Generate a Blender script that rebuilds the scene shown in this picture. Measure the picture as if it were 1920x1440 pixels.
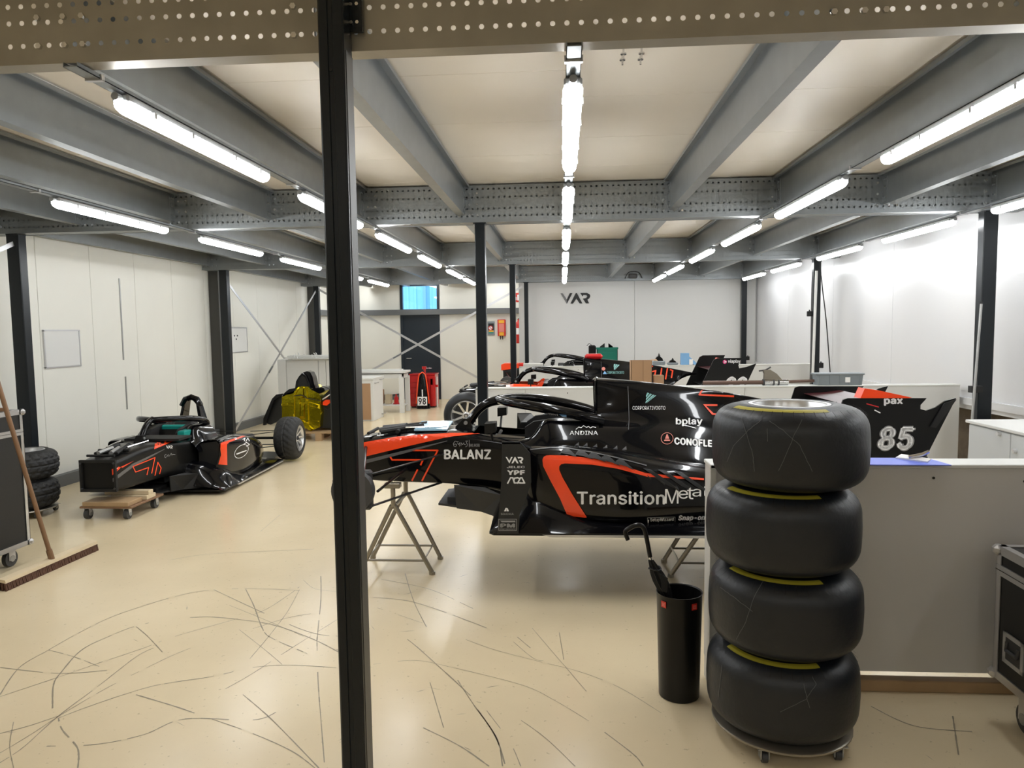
import bpy, bmesh, math, random
from mathutils import Vector, Matrix
from mathutils.bvhtree import BVHTree
random.seed(7)
for o in list(bpy.data.objects): bpy.data.objects.remove(o)
SC = bpy.context.scene
COL = SC.collection
PI = math.pi
# ------------------------------------------------------------ camera
HC = 1.70
FPX = 1350.0
YAW, PITCH, ROLL = 0.0705, 0.0760, -0.0134
_f = Vector((-math.sin(YAW)*math.cos(PITCH), math.cos(YAW)*math.cos(PITCH), -math.sin(PITCH)))
_r0 = Vector((math.cos(YAW), math.sin(YAW), 0)); _u0 = _r0.cross(_f)
CR = math.cos(ROLL)*_r0 + math.sin(ROLL)*_u0
CU = -math.sin(ROLL)*_r0 + math.cos(ROLL)*_u0
CAMP = Vector((0, 0, HC))
cam = bpy.data.cameras.new('camera'); camo = bpy.data.objects.new('camera', cam); COL.objects.link(camo)
cam.sensor_width = 36; cam.lens = FPX/1920*36; cam.clip_start = 0.05; cam.clip_end = 200
camo.matrix_world = Matrix(((CR.x, CU.x, -_f.x, 0), (CR.y, CU.y, -_f.y, 0), (CR.z, CU.z, -_f.z, HC), (0, 0, 0, 1)))
SC.camera = camo
# ------------------------------------------------------------ world, exposure
world = bpy.data.worlds.new('sky'); SC.world = world; world.use_nodes = True
wn = world.node_tree.nodes; wn['Background'].inputs[0].default_value = (0.62, 0.80, 1.0, 1); wn['Background'].inputs[1].default_value = 0.95
vs = SC.view_settings; vs.view_transform = 'Standard'; vs.look = 'None'; vs.gamma = 1; vs.use_curve_mapping = False
vs.exposure = 1.36
LAMP_POWER = 13.0

def ray(px, py): return ((px-960)/FPX*CR - (py-720)/FPX*CU + _f).normalized()
def at(px, py, ax, v):                    # the point of a plane x, y or z = v seen at a pixel of the photograph
    d = ray(px, py); i = 'xyz'.index(ax); t = (v-CAMP[i])/d[i]
    return CAMP + d*t
# ------------------------------------------------------------ materials
def mat(name, col, rough=0.5, metal=0.0, coat=0.0, spec=0.5, emit=None, estr=0, bump=0, bscale=20, var=0, vscale=3, trans=0, alpha=1):
    m = bpy.data.materials.new(name); m.use_nodes = True
    nt = m.node_tree; b = nt.nodes['Principled BSDF']
    b.inputs['Base Color'].default_value = (*col, 1)
    b.inputs['Roughness'].default_value = rough; b.inputs['Metallic'].default_value = metal
    b.inputs['Coat Weight'].default_value = coat; b.inputs['Coat Roughness'].default_value = 0.04
    b.inputs['Specular IOR Level'].default_value = spec
    b.inputs['Transmission Weight'].default_value = trans
    if emit: b.inputs['Emission Color'].default_value = (*emit, 1); b.inputs['Emission Strength'].default_value = estr
    tc = None
    if bump or var:
        tc = nt.nodes.new('ShaderNodeTexCoord')
    if bump:
        n = nt.nodes.new('ShaderNodeTexNoise'); n.inputs['Scale'].default_value = bscale; n.inputs['Detail'].default_value = 4
        nt.links.new(tc.outputs['Object'], n.inputs['Vector'])
        bp = nt.nodes.new('ShaderNodeBump'); bp.inputs['Strength'].default_value = bump; bp.inputs['Distance'].default_value = 0.02
        nt.links.new(n.outputs['Fac'], bp.inputs['Height']); nt.links.new(bp.outputs['Normal'], b.inputs['Normal'])
    if var:
        n = nt.nodes.new('ShaderNodeTexNoise'); n.inputs['Scale'].default_value = vscale; n.inputs['Detail'].default_value = 6
        nt.links.new(tc.outputs['Object'], n.inputs['Vector'])
        r = nt.nodes.new('ShaderNodeMapRange'); r.inputs[3].default_value = 1-var; r.inputs[4].default_value = 1+var
        nt.links.new(n.outputs['Fac'], r.inputs[0])
        mx = nt.nodes.new('ShaderNodeMix'); mx.data_type = 'RGBA'; mx.blend_type = 'MULTIPLY'; mx.inputs[0].default_value = 1
        mx.inputs[6].default_value = (*col, 1); nt.links.new(r.outputs[0], mx.inputs[7]); nt.links.new(mx.outputs[2], b.inputs['Base Color'])
    return m
M = {}
M['galv'] = mat('galvanised_steel', (0.28, 0.30, 0.31), 0.38, 0.75, var=0.12, vscale=9)
M['galv_dark'] = mat('galvanised_steel_worn', (0.34, 0.31, 0.25), 0.36, 0.5, var=0.25, vscale=5)
M['post'] = mat('dark_painted_steel', (0.010, 0.013, 0.016), 0.28, 0.0, spec=0.32)
M['column'] = mat('brown_grey_steel', (0.07, 0.068, 0.062), 0.45)
M['girt'] = mat('grey_steel_rail', (0.13, 0.135, 0.135), 0.5)
M['deck'] = mat('pale_chipboard', (0.72, 0.66, 0.57), 0.42, var=0.10, vscale=1.2)
M['cream'] = mat('cream_panel', (0.80, 0.79, 0.72), 0.38, var=0.04, vscale=1.5)
M['grey_sheet'] = mat('light_grey_sheet', (0.68, 0.68, 0.67), 0.40, var=0.02, vscale=1)
M['gloss_sheet'] = mat('glossy_light_grey_sheet', (0.66, 0.66, 0.67), 0.22, coat=0.3, var=0.02, vscale=1)
M['part'] = mat('partition_grey', (0.58, 0.565, 0.54), 0.42, var=0.04, vscale=1.5)
M['part2'] = mat('partition_white', (0.68, 0.68, 0.66), 0.42, var=0.03, vscale=1.5)
M['trimlight'] = mat('pale_trim', (0.66, 0.66, 0.63), 0.35)
M['blackgloss'] = mat('gloss_black_bodywork', (0.0025, 0.0025, 0.0035), 0.17, coat=0.5, spec=0.12)
M['blacksatin'] = mat('satin_black_bodywork', (0.0065, 0.0065, 0.0065), 0.33, coat=0.1, spec=.25)
M['carbon'] = mat('bare_carbon', (0.011, 0.012, 0.013), 0.42)
M['carbon_grey'] = mat('grey_primer_carbon', (0.024, 0.025, 0.027), 0.5)
M['black'] = mat('matt_black', (0.006, 0.006, 0.006), 0.6)
M['orange'] = mat('orange_red_paint', (1.0, 0.066, 0.007), 0.3, coat=0.5)
M['red'] = mat('red_paint', (0.55, 0.01, 0.012), 0.3, coat=0.4)
M['stripe'] = mat('grey_stripe', (0.11, 0.11, 0.115), 0.3, coat=0.4)
M['white'] = mat('white_print', (0.93, 0.93, 0.93), 0.4)
M['teal'] = mat('teal_print', (0.25, 0.52, 0.50), 0.4)
M['pink'] = mat('pink_print', (0.75, 0.03, 0.22), 0.4)
M['pinkish'] = mat('pale_red_print', (0.75, 0.25, 0.2), 0.4)
M['greyprint'] = mat('grey_print', (0.32, 0.32, 0.32), 0.4)
M['blackprint'] = mat('black_print', (0.01, 0.01, 0.01), 0.5)
M['rubber'] = mat('tyre_rubber', (0.007, 0.009, 0.013), 0.42, bump=0.08, bscale=60, var=0.3, vscale=6)
M['rubber_wet'] = mat('grooved_tyre_rubber', (0.018, 0.018, 0.018), 0.62, bump=0.1, bscale=60)
M['yellow'] = mat('yellow_tyre_print', (0.42, 0.36, 0.03), 0.5)
M['rim'] = mat('silver_rim', (0.68, 0.68, 0.68), 0.28, 0.85)
M['rim_white'] = mat('pale_rim_edge', (0.75, 0.75, 0.75), 0.3, 0.5)
M['chrome'] = mat('bright_steel', (0.7, 0.7, 0.7), 0.15, 1.0)
M['alu'] = mat('aluminium_edging', (0.62, 0.62, 0.63), 0.3, 0.8)
M['trestle'] = mat('worn_nickel_tube', (0.32, 0.29, 0.24), 0.35, 0.8)
M['casebody'] = mat('black_case_laminate', (0.008, 0.008, 0.008), 0.5)
M['wood'] = mat('raw_timber', (0.42, 0.28, 0.15), 0.6, var=0.2, vscale=8)
M['palewood'] = mat('pale_timber', (0.66, 0.54, 0.36), 0.6, var=0.1, vscale=8)
M['handlewood'] = mat('broom_handle_wood', (0.22, 0.12, 0.06), 0.5, var=0.25, vscale=12)
M['bristle'] = mat('brown_bristle', (0.10, 0.045, 0.025), 0.8, var=0.4, vscale=60)
M['cardboard'] = mat('cardboard', (0.40, 0.24, 0.13), 0.75, var=0.06, vscale=5)
M['plastic_black'] = mat('black_plastic', (0.006, 0.006, 0.006), 0.3, spec=.3)
M['fabric_black'] = mat('black_nylon', (0.010, 0.010, 0.011), 0.7)
M['whitepaint'] = mat('white_laminate', (0.72, 0.72, 0.70), 0.35)
M['bluegrey'] = mat('pale_blue_grey_laminate', (0.60, 0.62, 0.63), 0.35)
M['blue'] = mat('blue_board', (0.14, 0.20, 0.75), 0.4)
M['lightblue'] = mat('light_blue_plastic', (0.22, 0.45, 0.75), 0.4)
M['green'] = mat('green_plastic', (0.005, 0.16, 0.11), 0.4)
M['tealpad'] = mat('teal_pad', (0.0, 0.28, 0.24), 0.5)
M['greybin'] = mat('grey_plastic', (0.22, 0.25, 0.27), 0.4)
M['gold'] = mat('gold_foil', (0.66, 0.55, 0.02), 0.20, 1.0, bump=0.28, bscale=6)
M['castor'] = mat('grey_castor_rubber', (0.05, 0.05, 0.052), 0.5)
M['pipe'] = mat('grey_tube', (0.38, 0.38, 0.37), 0.35, 0.5)
M['redfire'] = mat('fire_red', (0.62, 0.03, 0.02), 0.35)
M['yel'] = mat('yellow_print', (0.85, 0.45, 0.03), 0.5)
M['dooor'] = mat('dark_blue_door', (0.012, 0.020, 0.030), 0.35)
M['bluewall'] = mat('blue_corrugated_steel', (0.27, 0.60, 0.86), 0.5)
M['lamp'] = mat('lit_diffuser', (0.9, 0.9, 0.9), 0.4, emit=(0.96, 0.985, 1.0), estr=LAMP_POWER)
M['housing'] = mat('lamp_housing', (0.30, 0.31, 0.31), 0.4)
M['brownpipe'] = mat('brown_tube', (0.13, 0.075, 0.055), 0.4, 0.3)
M['foam'] = mat('protective_film', (0.35, 0.58, 0.75), 0.2, coat=0.5)
M['glass'] = mat('window_glass', (0.9, 0.97, 1.0), 0.02, trans=1.0)
M['clutter'] = mat('brown_rough_wall', (0.10, 0.075, 0.05), 0.9, var=0.5, vscale=12)
M['chalk'] = mat('chalk_line', (0.11, 0.11, 0.11), 0.8)

def floor_material():
    m = bpy.data.materials.new('beige_epoxy_floor'); m.use_nodes = True; nt = m.node_tree; N = nt.nodes; L = nt.links
    b = N['Principled BSDF']
    tc = N.new('ShaderNodeTexCoord'); P = tc.outputs['Object']
    def noise(s, d=5, r=0.55):
        n = N.new('ShaderNodeTexNoise'); n.inputs['Scale'].default_value = s; n.inputs['Detail'].default_value = d
        n.inputs['Roughness'].default_value = r; L.new(P, n.inputs['Vector']); return n.outputs['Fac']
    def math_(op, a, bb=None, clamp=False):
        n = N.new('ShaderNodeMath'); n.operation = op; n.use_clamp = clamp
        for i, v in enumerate((a, bb)):
            if v is None: continue
            if isinstance(v, (int, float)): n.inputs[i].default_value = v
            else: L.new(v, n.inputs[i])
        return n.outputs[0]
    def rng(x, a, bb, c, d):
        n = N.new('ShaderNodeMapRange'); L.new(x, n.inputs[0])
        for i, v in enumerate((a, bb, c, d)): n.inputs[i+1].default_value = v
        return n.outputs[0]
    base = N.new('ShaderNodeValToRGB'); L.new(noise(0.8, 5, 0.5), base.inputs[0])
    e = base.color_ramp.elements; e[0].position = 0.15; e[0].color = (0.67, 0.55, 0.36, 1); e[1].position = 0.85; e[1].color = (0.86, 0.73, 0.50, 1)
    # fine specks
    sp = rng(noise(38, 3), 0.66, 0.72, 0, 0.35)
    # long curved trolley scratches: thin rings round scattered centres, broken up by noise
    wob = math_('MULTIPLY', math_('SUBTRACT', noise(1.3, 2), 0.5), 0.25)
    sep = N.new('ShaderNodeSeparateXYZ'); L.new(P, sep.inputs[0])
    mask = sp
    mx = N.new('ShaderNodeMix'); mx.data_type = 'RGBA'; L.new(mask, mx.inputs[0]); L.new(base.outputs[0], mx.inputs[6]); mx.inputs[7].default_value = (0.20, 0.16, 0.10, 1)
    L.new(mx.outputs[2], b.inputs['Base Color'])
    b.inputs['Roughness'].default_value = 0.24
    b.inputs['Specular IOR Level'].default_value = 0.45
    bp = N.new('ShaderNodeBump'); bp.inputs['Strength'].default_value = 0.05; bp.inputs['Distance'].default_value = 0.02; L.new(noise(7, 4), bp.inputs['Height']); L.new(bp.outputs[0], b.inputs['Normal'])
    return m
M['floor'] = floor_material()
# ------------------------------------------------------------ mesh building
WM = {}                                      # world matrices of the things built so far
def empty(name, loc, rz=0):
    o = bpy.data.objects.new(name, None); o.empty_display_size = 0.1; COL.objects.link(o)
    o.location = loc; o.rotation_euler = (0, 0, rz)
    WM[o.name] = Matrix.Translation(Vector(loc)) @ Matrix.Rotation(rz, 4, 'Z')
    return o
def tag(o, label=None, cat=None, group=None, kind=None):
    if label: o['label'] = label
    if cat: o['category'] = cat
    if group: o['group'] = group
    if kind: o['kind'] = kind
    return o
def thing(name, label, cat, loc, rz=0, group=None):
    return tag(empty(name, loc, rz), label, cat, group)
class MB:
    def __init__(s): s.v = []; s.f = []
    def add(s, v, f, m=None):
        k = len(s.v); s.v += [tuple(m @ Vector(p)) if m else tuple(p) for p in v]; s.f += [tuple(i+k for i in q) for q in f]; return s
    def box(s, a, b, m=None, bev=0):
        x0, y0, z0 = (min(a[i], b[i]) for i in range(3)); x1, y1, z1 = (max(a[i], b[i]) for i in range(3))
        if bev:
            bm = bmesh.new(); bmesh.ops.create_cube(bm, size=1)
            for v in bm.verts: v.co = Vector(((x0+x1)/2+v.co.x*(x1-x0), (y0+y1)/2+v.co.y*(y1-y0), (z0+z1)/2+v.co.z*(z1-z0)))
            bmesh.ops.bevel(bm, geom=bm.edges[:], offset=bev, segments=1, affect='EDGES')
            bm.verts.index_update(); r = s.add([v.co.copy() for v in bm.verts], [[v.index for v in f.verts] for f in bm.faces], m); bm.free(); return r
        v = [(x0, y0, z0), (x1, y0, z0), (x1, y1, z0), (x0, y1, z0), (x0, y0, z1), (x1, y0, z1), (x1, y1, z1), (x0, y1, z1)]
        return s.add(v, [(3, 2, 1, 0), (4, 5, 6, 7), (0, 1, 5, 4), (1, 2, 6, 5), (2, 3, 7, 6), (3, 0, 4, 7)], m)
    def prism(s, poly, vec, m=None):          # polygon of 3D points extruded by vec
        n = len(poly); v = [Vector(p) for p in poly] + [Vector(p)+Vector(vec) for p in poly]
        f = [tuple(range(n))[::-1], tuple(range(n, 2*n))] + [(i, (i+1) % n, (i+1) % n+n, i+n) for i in range(n)]
        return s.add(v, f, m)
    def tube(s, pts, r, n=10, caps=True, m=None, closed=False, flat=1.0):
        pts = [Vector(p) for p in pts]; k = len(pts); rs = r if isinstance(r, (list, tuple)) else [r]*k
        T = []
        for i in range(k):
            a = pts[i-1] if (i or closed) else pts[i]; b = pts[(i+1) % k] if (i < k-1 or closed) else pts[i]
            T.append((b-a).normalized())
        ref = Vector((0, 0, 1)) if abs(T[0].z) < 0.9 else Vector((1, 0, 0))
        u = T[0].cross(ref).normalized(); v = []
        for i in range(k):
            u = (u-T[i]*u.dot(T[i])).normalized(); w = T[i].cross(u)
            for j in range(n):
                a = 2*PI*j/n; v.append(pts[i]+u*math.cos(a)*rs[i]+w*math.sin(a)*rs[i]*flat)
        f = []
        for i in range(k if closed else k-1):
            i2 = (i+1) % k
            for j in range(n): f.append((i*n+j, i*n+(j+1) % n, i2*n+(j+1) % n, i2*n+j))
        if caps and not closed: f += [tuple(range(n))[::-1], tuple(range((k-1)*n, k*n))]
        return s.add(v, f, m)
    def cyl(s, a, b, r, n=16, r2=None, m=None): return s.tube([a, b], [r, r if r2 is None else r2], n, True, m)
    def lathe(s, prof, n=48, m=None, a0=0, a1=2*PI):   # (radius, height) round z
        full = abs(a1-a0-2*PI) < 1e-6; k = n if full else n+1; v = []
        for (r, z) in prof:
            for j in range(k):
                a = a0+(a1-a0)*j/n; v.append((r*math.cos(a), r*math.sin(a), z))
        f = []
        for i in range(len(prof)-1):
            for j in range(n):
                j2 = (j+1) % k; f.append((i*k+j, i*k+j2, (i+1)*k+j2, (i+1)*k+j))
        return s.add(v, f, m)
    def pieces(s, gap=0.004):
        n = len(s.v); par = list(range(n))
        def fd(i):
            while par[i] != i: par[i] = par[par[i]]; i = par[i]
            return i
        for f in s.f:
            for k in f[1:]: par[fd(k)] = fd(f[0])
        bb = {}
        for i in range(n):
            r = fd(i); b = bb.setdefault(r, [1e9]*3+[-1e9]*3)
            for k in range(3): b[k] = min(b[k], s.v[i][k]); b[k+3] = max(b[k+3], s.v[i][k])
        ks = list(bb); grp = {k: k for k in ks}
        def g(k):
            while grp[k] != k: k = grp[k]
            return k
        for i, a in enumerate(ks):
            for b in ks[i+1:]:
                A, C = bb[a], bb[b]
                if all(A[k]-gap <= C[k+3] and C[k]-gap <= A[k+3] for k in range(3)): grp[g(a)] = g(b)
        out = {}
        for i in range(n): out.setdefault(g(fd(i)), []).append(i)
        res = []
        for k, vi in out.items():
            m = MB(); mp = {}
            for i in vi: mp[i] = len(m.v); m.v.append(s.v[i])
            m.f = [tuple(mp[i] for i in f) for f in s.f if g(fd(f[0])) == k]; res.append(m)
        return res
    def builds(s, *a, **k): return [m.build(*a, **k) for m in s.pieces()]
    def build(s, name, mt, parent=None, world=False, smooth=False, ang=0.7):
        me = bpy.data.meshes.new(name)
        v = s.v
        if world and parent is not None:
            inv = WM[parent.name].inverted() if parent.name in WM else Matrix()
            v = [inv @ Vector(p) for p in v]
        me.from_pydata([tuple(p) for p in v], [], s.f); me.update()
        bm = bmesh.new(); bm.from_mesh(me); bmesh.ops.recalc_face_normals(bm, faces=bm.faces[:]); bm.to_mesh(me); bm.free()
        me.materials.append(M[mt] if isinstance(mt, str) else mt)
        if smooth:
            me.polygons.foreach_set('use_smooth', [True]*len(me.polygons))
            me.set_sharp_from_angle(angle=ang)
        o = bpy.data.objects.new(name, me); COL.objects.link(o)
        if parent is not None:
            o.parent = parent
            WM[o.name] = WM.get(parent.name, Matrix())
        else: WM[o.name] = Matrix()
        return o
def B(name, a, b, mt, parent=None, world=False, bev=0, **k): return MB().box(a, b, bev=bev).build(name, mt, parent, world, **k)
def rebase(o, loc):                       # move a single-mesh thing's origin to its base
    loc = Vector(loc); o.data.transform(Matrix.Translation(-loc)); o.location = loc; WM[o.name] = Matrix.Translation(loc); return o
def copy_tree(o, parent=None):
    c = o.copy(); COL.objects.link(c); c.parent = parent
    for ch in [x for x in o.children]: copy_tree(ch, c)
    return c
def catmull(P, n):
    out = []; k = len(P)
    for i in range(k-1):
        p0, p1, p2, p3 = P[max(i-1, 0)], P[i], P[i+1], P[min(i+2, k-1)]
        for j in range(n):
            t = j/n
            out.append(tuple(0.5*((2*b)+(-a+c)*t+(2*a-5*b+4*c-d)*t*t+(-a+3*b-3*c+d)*t*t*t) for a, b, c, d in zip(p0, p1, p2, p3)))
    out.append(tuple(P[-1])); return out
def loft(st, nx=5, npf=3, sides=(1,), full=False, skip=None, caps=True):
    """st: [(x, [(d, z)...])]; returns MB in car coordinates. full: half profile mirrored into a ring; sides: build on y=-d (1) / y=+d (-1)"""
    rows = []
    prof = [[(x, d, z) for d, z in catmull(p, npf)] for x, p in st]
    m = len(prof[0]); cols = [catmull([prof[i][j] for i in range(len(st))], nx) for j in range(m)]
    nr = len(cols[0]); mb = MB()
    for s in ((1,) if full else sides):
        rings = []
        for i in range(nr):
            ring = [(cols[j][i][0], -s*cols[j][i][1], cols[j][i][2]) for j in range(m)]
            if full: ring += [(a, -b, c) for a, b, c in ring[::-1][1:-1]]
            rings.append(ring)
        n = len(rings[0]); v = [p for r in rings for p in r]; f = []
        for i in range(nr-1):
            for j in range(n if full else n-1):
                q = (i*n+j, i*n+(j+1) % n, (i+1)*n+(j+1) % n, (i+1)*n+j)
                if skip:
                    cx = sum(v[t][0] for t in q)/4; cy = sum(v[t][1] for t in q)/4; cz = sum(v[t][2] for t in q)/4
                    if skip(cx, cy, cz): continue
                f.append(q)
        if caps and full: f += [tuple(range(n))[::-1], tuple(range((nr-1)*n, nr*n))]
        mb.add(v, f)
    return mb
# ------------------------------------------------------------ flat print laid onto surfaces
def bvh(objs):
    objs = [q for o in objs for q in (o if isinstance(o, list) else [o])]
    v = []; f = []
    for o in objs:
        mw = WM[o.name]; k = len(v); v += [mw @ p.co for p in o.data.vertices]; f += [tuple(i+k for i in p.vertices) for p in o.data.polygons]
    return BVHTree.FromPolygons(v, f)
def _lay(bm, tree, name, mt, parent, off, maxlen):
    for _ in range(6):
        es = [e for e in bm.edges if e.calc_length() > maxlen]
        if not es: break
        bmesh.ops.subdivide_edges(bm, edges=es, cuts=1, use_grid_fill=False)
        bm.normal_update(); bmesh.ops.triangulate(bm, faces=[f for f in bm.faces if len(f.verts) > 3])
    dead = []
    for v in bm.verts:
        d = ray(v.co.x, v.co.y); h = tree.ray_cast(CAMP, d)
        if h[0] is None: dead.append(v); continue
        n = h[1] if h[1].dot(d) < 0 else -h[1]
        v.co = h[0]+n*off*0.4-d*off
    bmesh.ops.delete(bm, geom=dead, context='VERTS')
    me = bpy.data.meshes.new(name)
    inv = WM[parent.name].inverted(); bm.transform(inv); bm.to_mesh(me); bm.free()
    me.materials.append(M[mt]); o = bpy.data.objects.new(name, me); COL.objects.link(o); o.parent = parent; return o
def print_poly(polys, tree, mt, parent, name='stripe', off=0.004, maxlen=7):
    bm = bmesh.new()
    for P in polys:
        vs_ = [bm.verts.new((x, y, 0)) for x, y in P]; bm.faces.new(vs_)
    bm.normal_update(); bmesh.ops.triangulate(bm, faces=bm.faces[:], ngon_method='EAR_CLIP')
    return _lay(bm, tree, name, mt, parent, off, maxlen)
def strokes(lines, w):
    out = []
    for L in lines:
        for (a, b) in zip(L[:-1], L[1:]):
            d = Vector((b[0]-a[0], b[1]-a[1]));
            if d.length == 0: continue
            d.normalize(); n = Vector((-d.y, d.x))*w/2; e = d*w*0.35
            out.append([(a[0]-e.x+n.x, a[1]-e.y+n.y), (b[0]+e.x+n.x, b[1]+e.y+n.y), (b[0]+e.x-n.x, b[1]+e.y-n.y), (a[0]-e.x-n.x, a[1]-e.y-n.y)])
    return out
FONT = None
try:
    import os
    FONT = bpy.data.fonts.load(os.path.join(bpy.utils.system_resource('DATAFILES'), 'fonts', 'Inter.woff2'))
except Exception: FONT = None
def text_bm(s, bold=0.0, shear=0.0):
    cu = bpy.data.curves.new('t', 'FONT')
    if FONT: cu.font = FONT
    cu.space_character = 1+bold*1.5
    cu.body = s; cu.shear = shear; cu.resolution_u = 3
    ob = bpy.data.objects.new('t', cu); COL.objects.link(ob)
    dg = bpy.context.evaluated_depsgraph_get(); me = bpy.data.meshes.new_from_object(ob.evaluated_get(dg))
    bm = bmesh.new(); bm.from_mesh(me); bpy.data.objects.remove(ob); bpy.data.curves.remove(cu); bpy.data.meshes.remove(me)
    bmesh.ops.triangulate(bm, faces=bm.faces[:]); bm.verts.index_update()
    if bold > 0:         # heavier letters: the outline laid down five times, a hair apart
        src = [v.co.copy() for v in bm.verts]; fs = [[v.index for v in f.verts] for f in bm.faces]; q = bold*0.9
        for (dx, dy) in ((q, 0), (-q, 0), (0, q*.7), (0, -q*.7)):
            nv = [bm.verts.new((p.x+dx, p.y+dy, 0)) for p in src]
            for f in fs:
                try: bm.faces.new([nv[i] for i in f])
                except ValueError: pass
    bm.normal_update()
    xs = [v.co.x for v in bm.verts]; ys = [v.co.y for v in bm.verts]
    a, b, c, d = min(xs), max(xs), min(ys), max(ys)
    for v in bm.verts: v.co = Vector(((v.co.x-a)/(b-a), (v.co.y-c)/(d-c), 0))
    return bm
def print_text(s, box, tree, mt, parent, name='lettering', bold=0.02, shear=0, drop=0, off=0.004, flip=False):
    """box = x0, y0, x1, y1 in photo pixels, drop = how far the right end hangs lower"""
    bm = text_bm(s, bold, shear); x0, y0, x1, y1 = box
    for v in bm.verts:
        u, w = v.co.x, v.co.y
        v.co = Vector((x0+u*(x1-x0), y1-w*(y1-y0)+u*drop, 0))
    return _lay(bm, tree, name, mt, parent, off, 9)
def plane_text(s, o, u, w, mt, parent, bold=0.02, shear=0, name='lettering'):
    """lettering on a flat face: origin o, width vector u, height vector w (world)"""
    bm = text_bm(s, bold, shear); o, u, w = Vector(o), Vector(u), Vector(w)
    inv = WM[parent.name].inverted()
    for v in bm.verts: v.co = inv @ (o+u*v.co.x+w*v.co.y)
    me = bpy.data.meshes.new(name); bm.to_mesh(me); bm.free(); me.materials.append(M[mt])
    ob = bpy.data.objects.new(name, me); COL.objects.link(ob); ob.parent = parent; return ob
def Z(px, py, sx, ox, oy): return (px/sx+ox, py/sx+oy)
VAR = [[(0, 1), (.075, 1), (.21, .42), (.31, 1), (.40, 1), (.21, 0)],
       [(.33, .02), (.51, 1), (.55, 1), (.73, .02), (.64, .02), (.53, .5), (.42, .02)],
       [(.66, 1), (.88, 1), (.97, .88), (1, .70), (.97, .5), (.90, .36), (.955, .02), (.85, .02), (.745, .47), (.86, .52), (.90, .68), (.87, .78), (.765, .80), (.74, .66)]]
def var_polys(box):
    x0, y0, x1, y1 = box
    return [[(x0+a*(x1-x0), y1-b*(y1-y0)) for a, b in P] for P in VAR]
# ============================================================ THE ROOM
ZB, ZJ, ZT, ZD = 2.70, 2.765, 3.035, 3.05       # beam underside, joist underside, beam top, deck underside
BEAM_Y = [2.612, 6.85, 11.25, 15.6]
POST_X = [-5.38, -0.765, 3.83]
fl = B('floor', (-6.2, -5.2, -0.1), (5.2, 18.0, 0.0), 'floor'); tag(fl, kind='structure')
# ceiling: deck boards laid over the joists, each a board of its own
ceil = B('ceiling', (-6.0, -5.2, ZD+0.022), (5.0, 18.0, ZD+0.06), 'deck'); tag(ceil, kind='structure')
bm_ = {}
xs = [-6.0, -3.66, -1.81, 0.05, 1.90, 3.75, 5.0]
for i in range(len(xs)-1):
    y = -5.2+(0.45 if i % 2 else 0.0); k = 0
    while y < 17.9:
        y1 = min(y+0.91, 18.0); key = (round(xs[i+1]-xs[i], 3), round(y1-y, 3))
        if key not in bm_:
            o = MB().box((0.002, 0.002, 0), (key[0]-0.002, key[1]-0.002, 0.022), bev=0.0015).build('deck_board', 'deck', ceil); bm_[key] = o
        else: o = bm_[key].copy(); COL.objects.link(o)
        o.location = (xs[i], y, ZD); y = y1
# joists: C sections between the main beams, parts of the ceiling
JX = [-5.57, -4.64, -3.70, -2.76, -1.86, -0.90, 0.98, 1.95, 2.87, 3.80]
bays = [(2.70, 6.765), (6.935, 11.165), (11.335, 15.515), (15.685, 17.45)]
jm = {}
for (a, b) in bays:
    L = b-a
    for x in JX:
        if L not in jm:
            t = 0.003; m = MB(); w = 0.075
            H = ZT-ZJ; q = 0.05; m.prism([(0, 0, 0), (0, 0, H-t), (-q+t, 0, H-t), (-q+t, 0, H-0.022), (-q, 0, H-0.022), (-q, 0, H), (t, 0, H), (t, 0, t), (w-t, 0, t), (w-t, 0, 0.02), (w, 0, 0.02), (w, 0, 0)], (0, L, 0))
            m.box((-0.006, -0.02, 0.02), (0.0, 0.08, ZT-ZJ-0.03)); m.box((-0.006, L-0.08, 0.02), (0.0, L+0.02, ZT-ZJ-0.03))
            for yy in (0.02, 0.06, L-0.03, L-0.06):
                for zz in (0.06, 0.15, 0.22): m.cyl((-0.016, yy, zz), (-0.006, yy, zz), 0.010, 6)
            o = m.build('joist', 'galv', ceil); jm[L] = o
        else: o = jm[L].copy(); COL.objects.link(o)
        sgn = -1 if x < 0 else 1
        o.scale = (sgn, 1, 1); o.location = (x, a, ZJ)

# main beams: two C sections back to back, webs really pierced by rows of holes
def perforated(m, x0, x1, y, zs, z0, z1, pitch=0.05, r=0.0095, t=0.0025):
    """a web of little square cells, each with an octagonal hole"""
    n = int(round((x1-x0)/pitch))
    ys = y
    zb = z0
    rows = sorted(zs)
    for zr in rows:
        if zr-pitch/2 > zb+1e-6: m.add([(x0, ys, zb), (x1, ys, zb), (x1, ys, zr-pitch/2), (x0, ys, zr-pitch/2)], [(0, 1, 2, 3)])
        lo, hi = max(zb, zr-pitch/2), zr+pitch/2
        v = []; f = []
        for i in range(n):
            cx = x0+(i+0.5)*(x1-x0)/n; k = len(v)
            for j in range(8):
                a = 2*PI*(j+0.5)/8; v.append((cx+r*math.cos(a), ys, zr+r*math.sin(a)))
            h = (x1-x0)/n/2
            for (sx, sz) in ((1, 0), (1, 1), (0, 1), (-1, 1), (-1, 0), (-1, -1), (0, -1), (1, -1)):
                v.append((cx+sx*h, ys, zr+(sz*(hi-zr) if sz > 0 else sz*(zr-lo))))
            # octagon vertex j sits between directions j and j+1
            for j in range(8):
                f.append((k+j, k+8+(j+1) % 8, k+(j+1) % 8)); f.append((k+j, k+8+j, k+8+(j+1) % 8))
        m.add(v, f); zb = hi
    if z1 > zb: m.add([(x0, ys, zb), (x1, ys, zb), (x1, ys, z1), (x0, ys, z1)], [(0, 1, 2, 3)])
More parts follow.
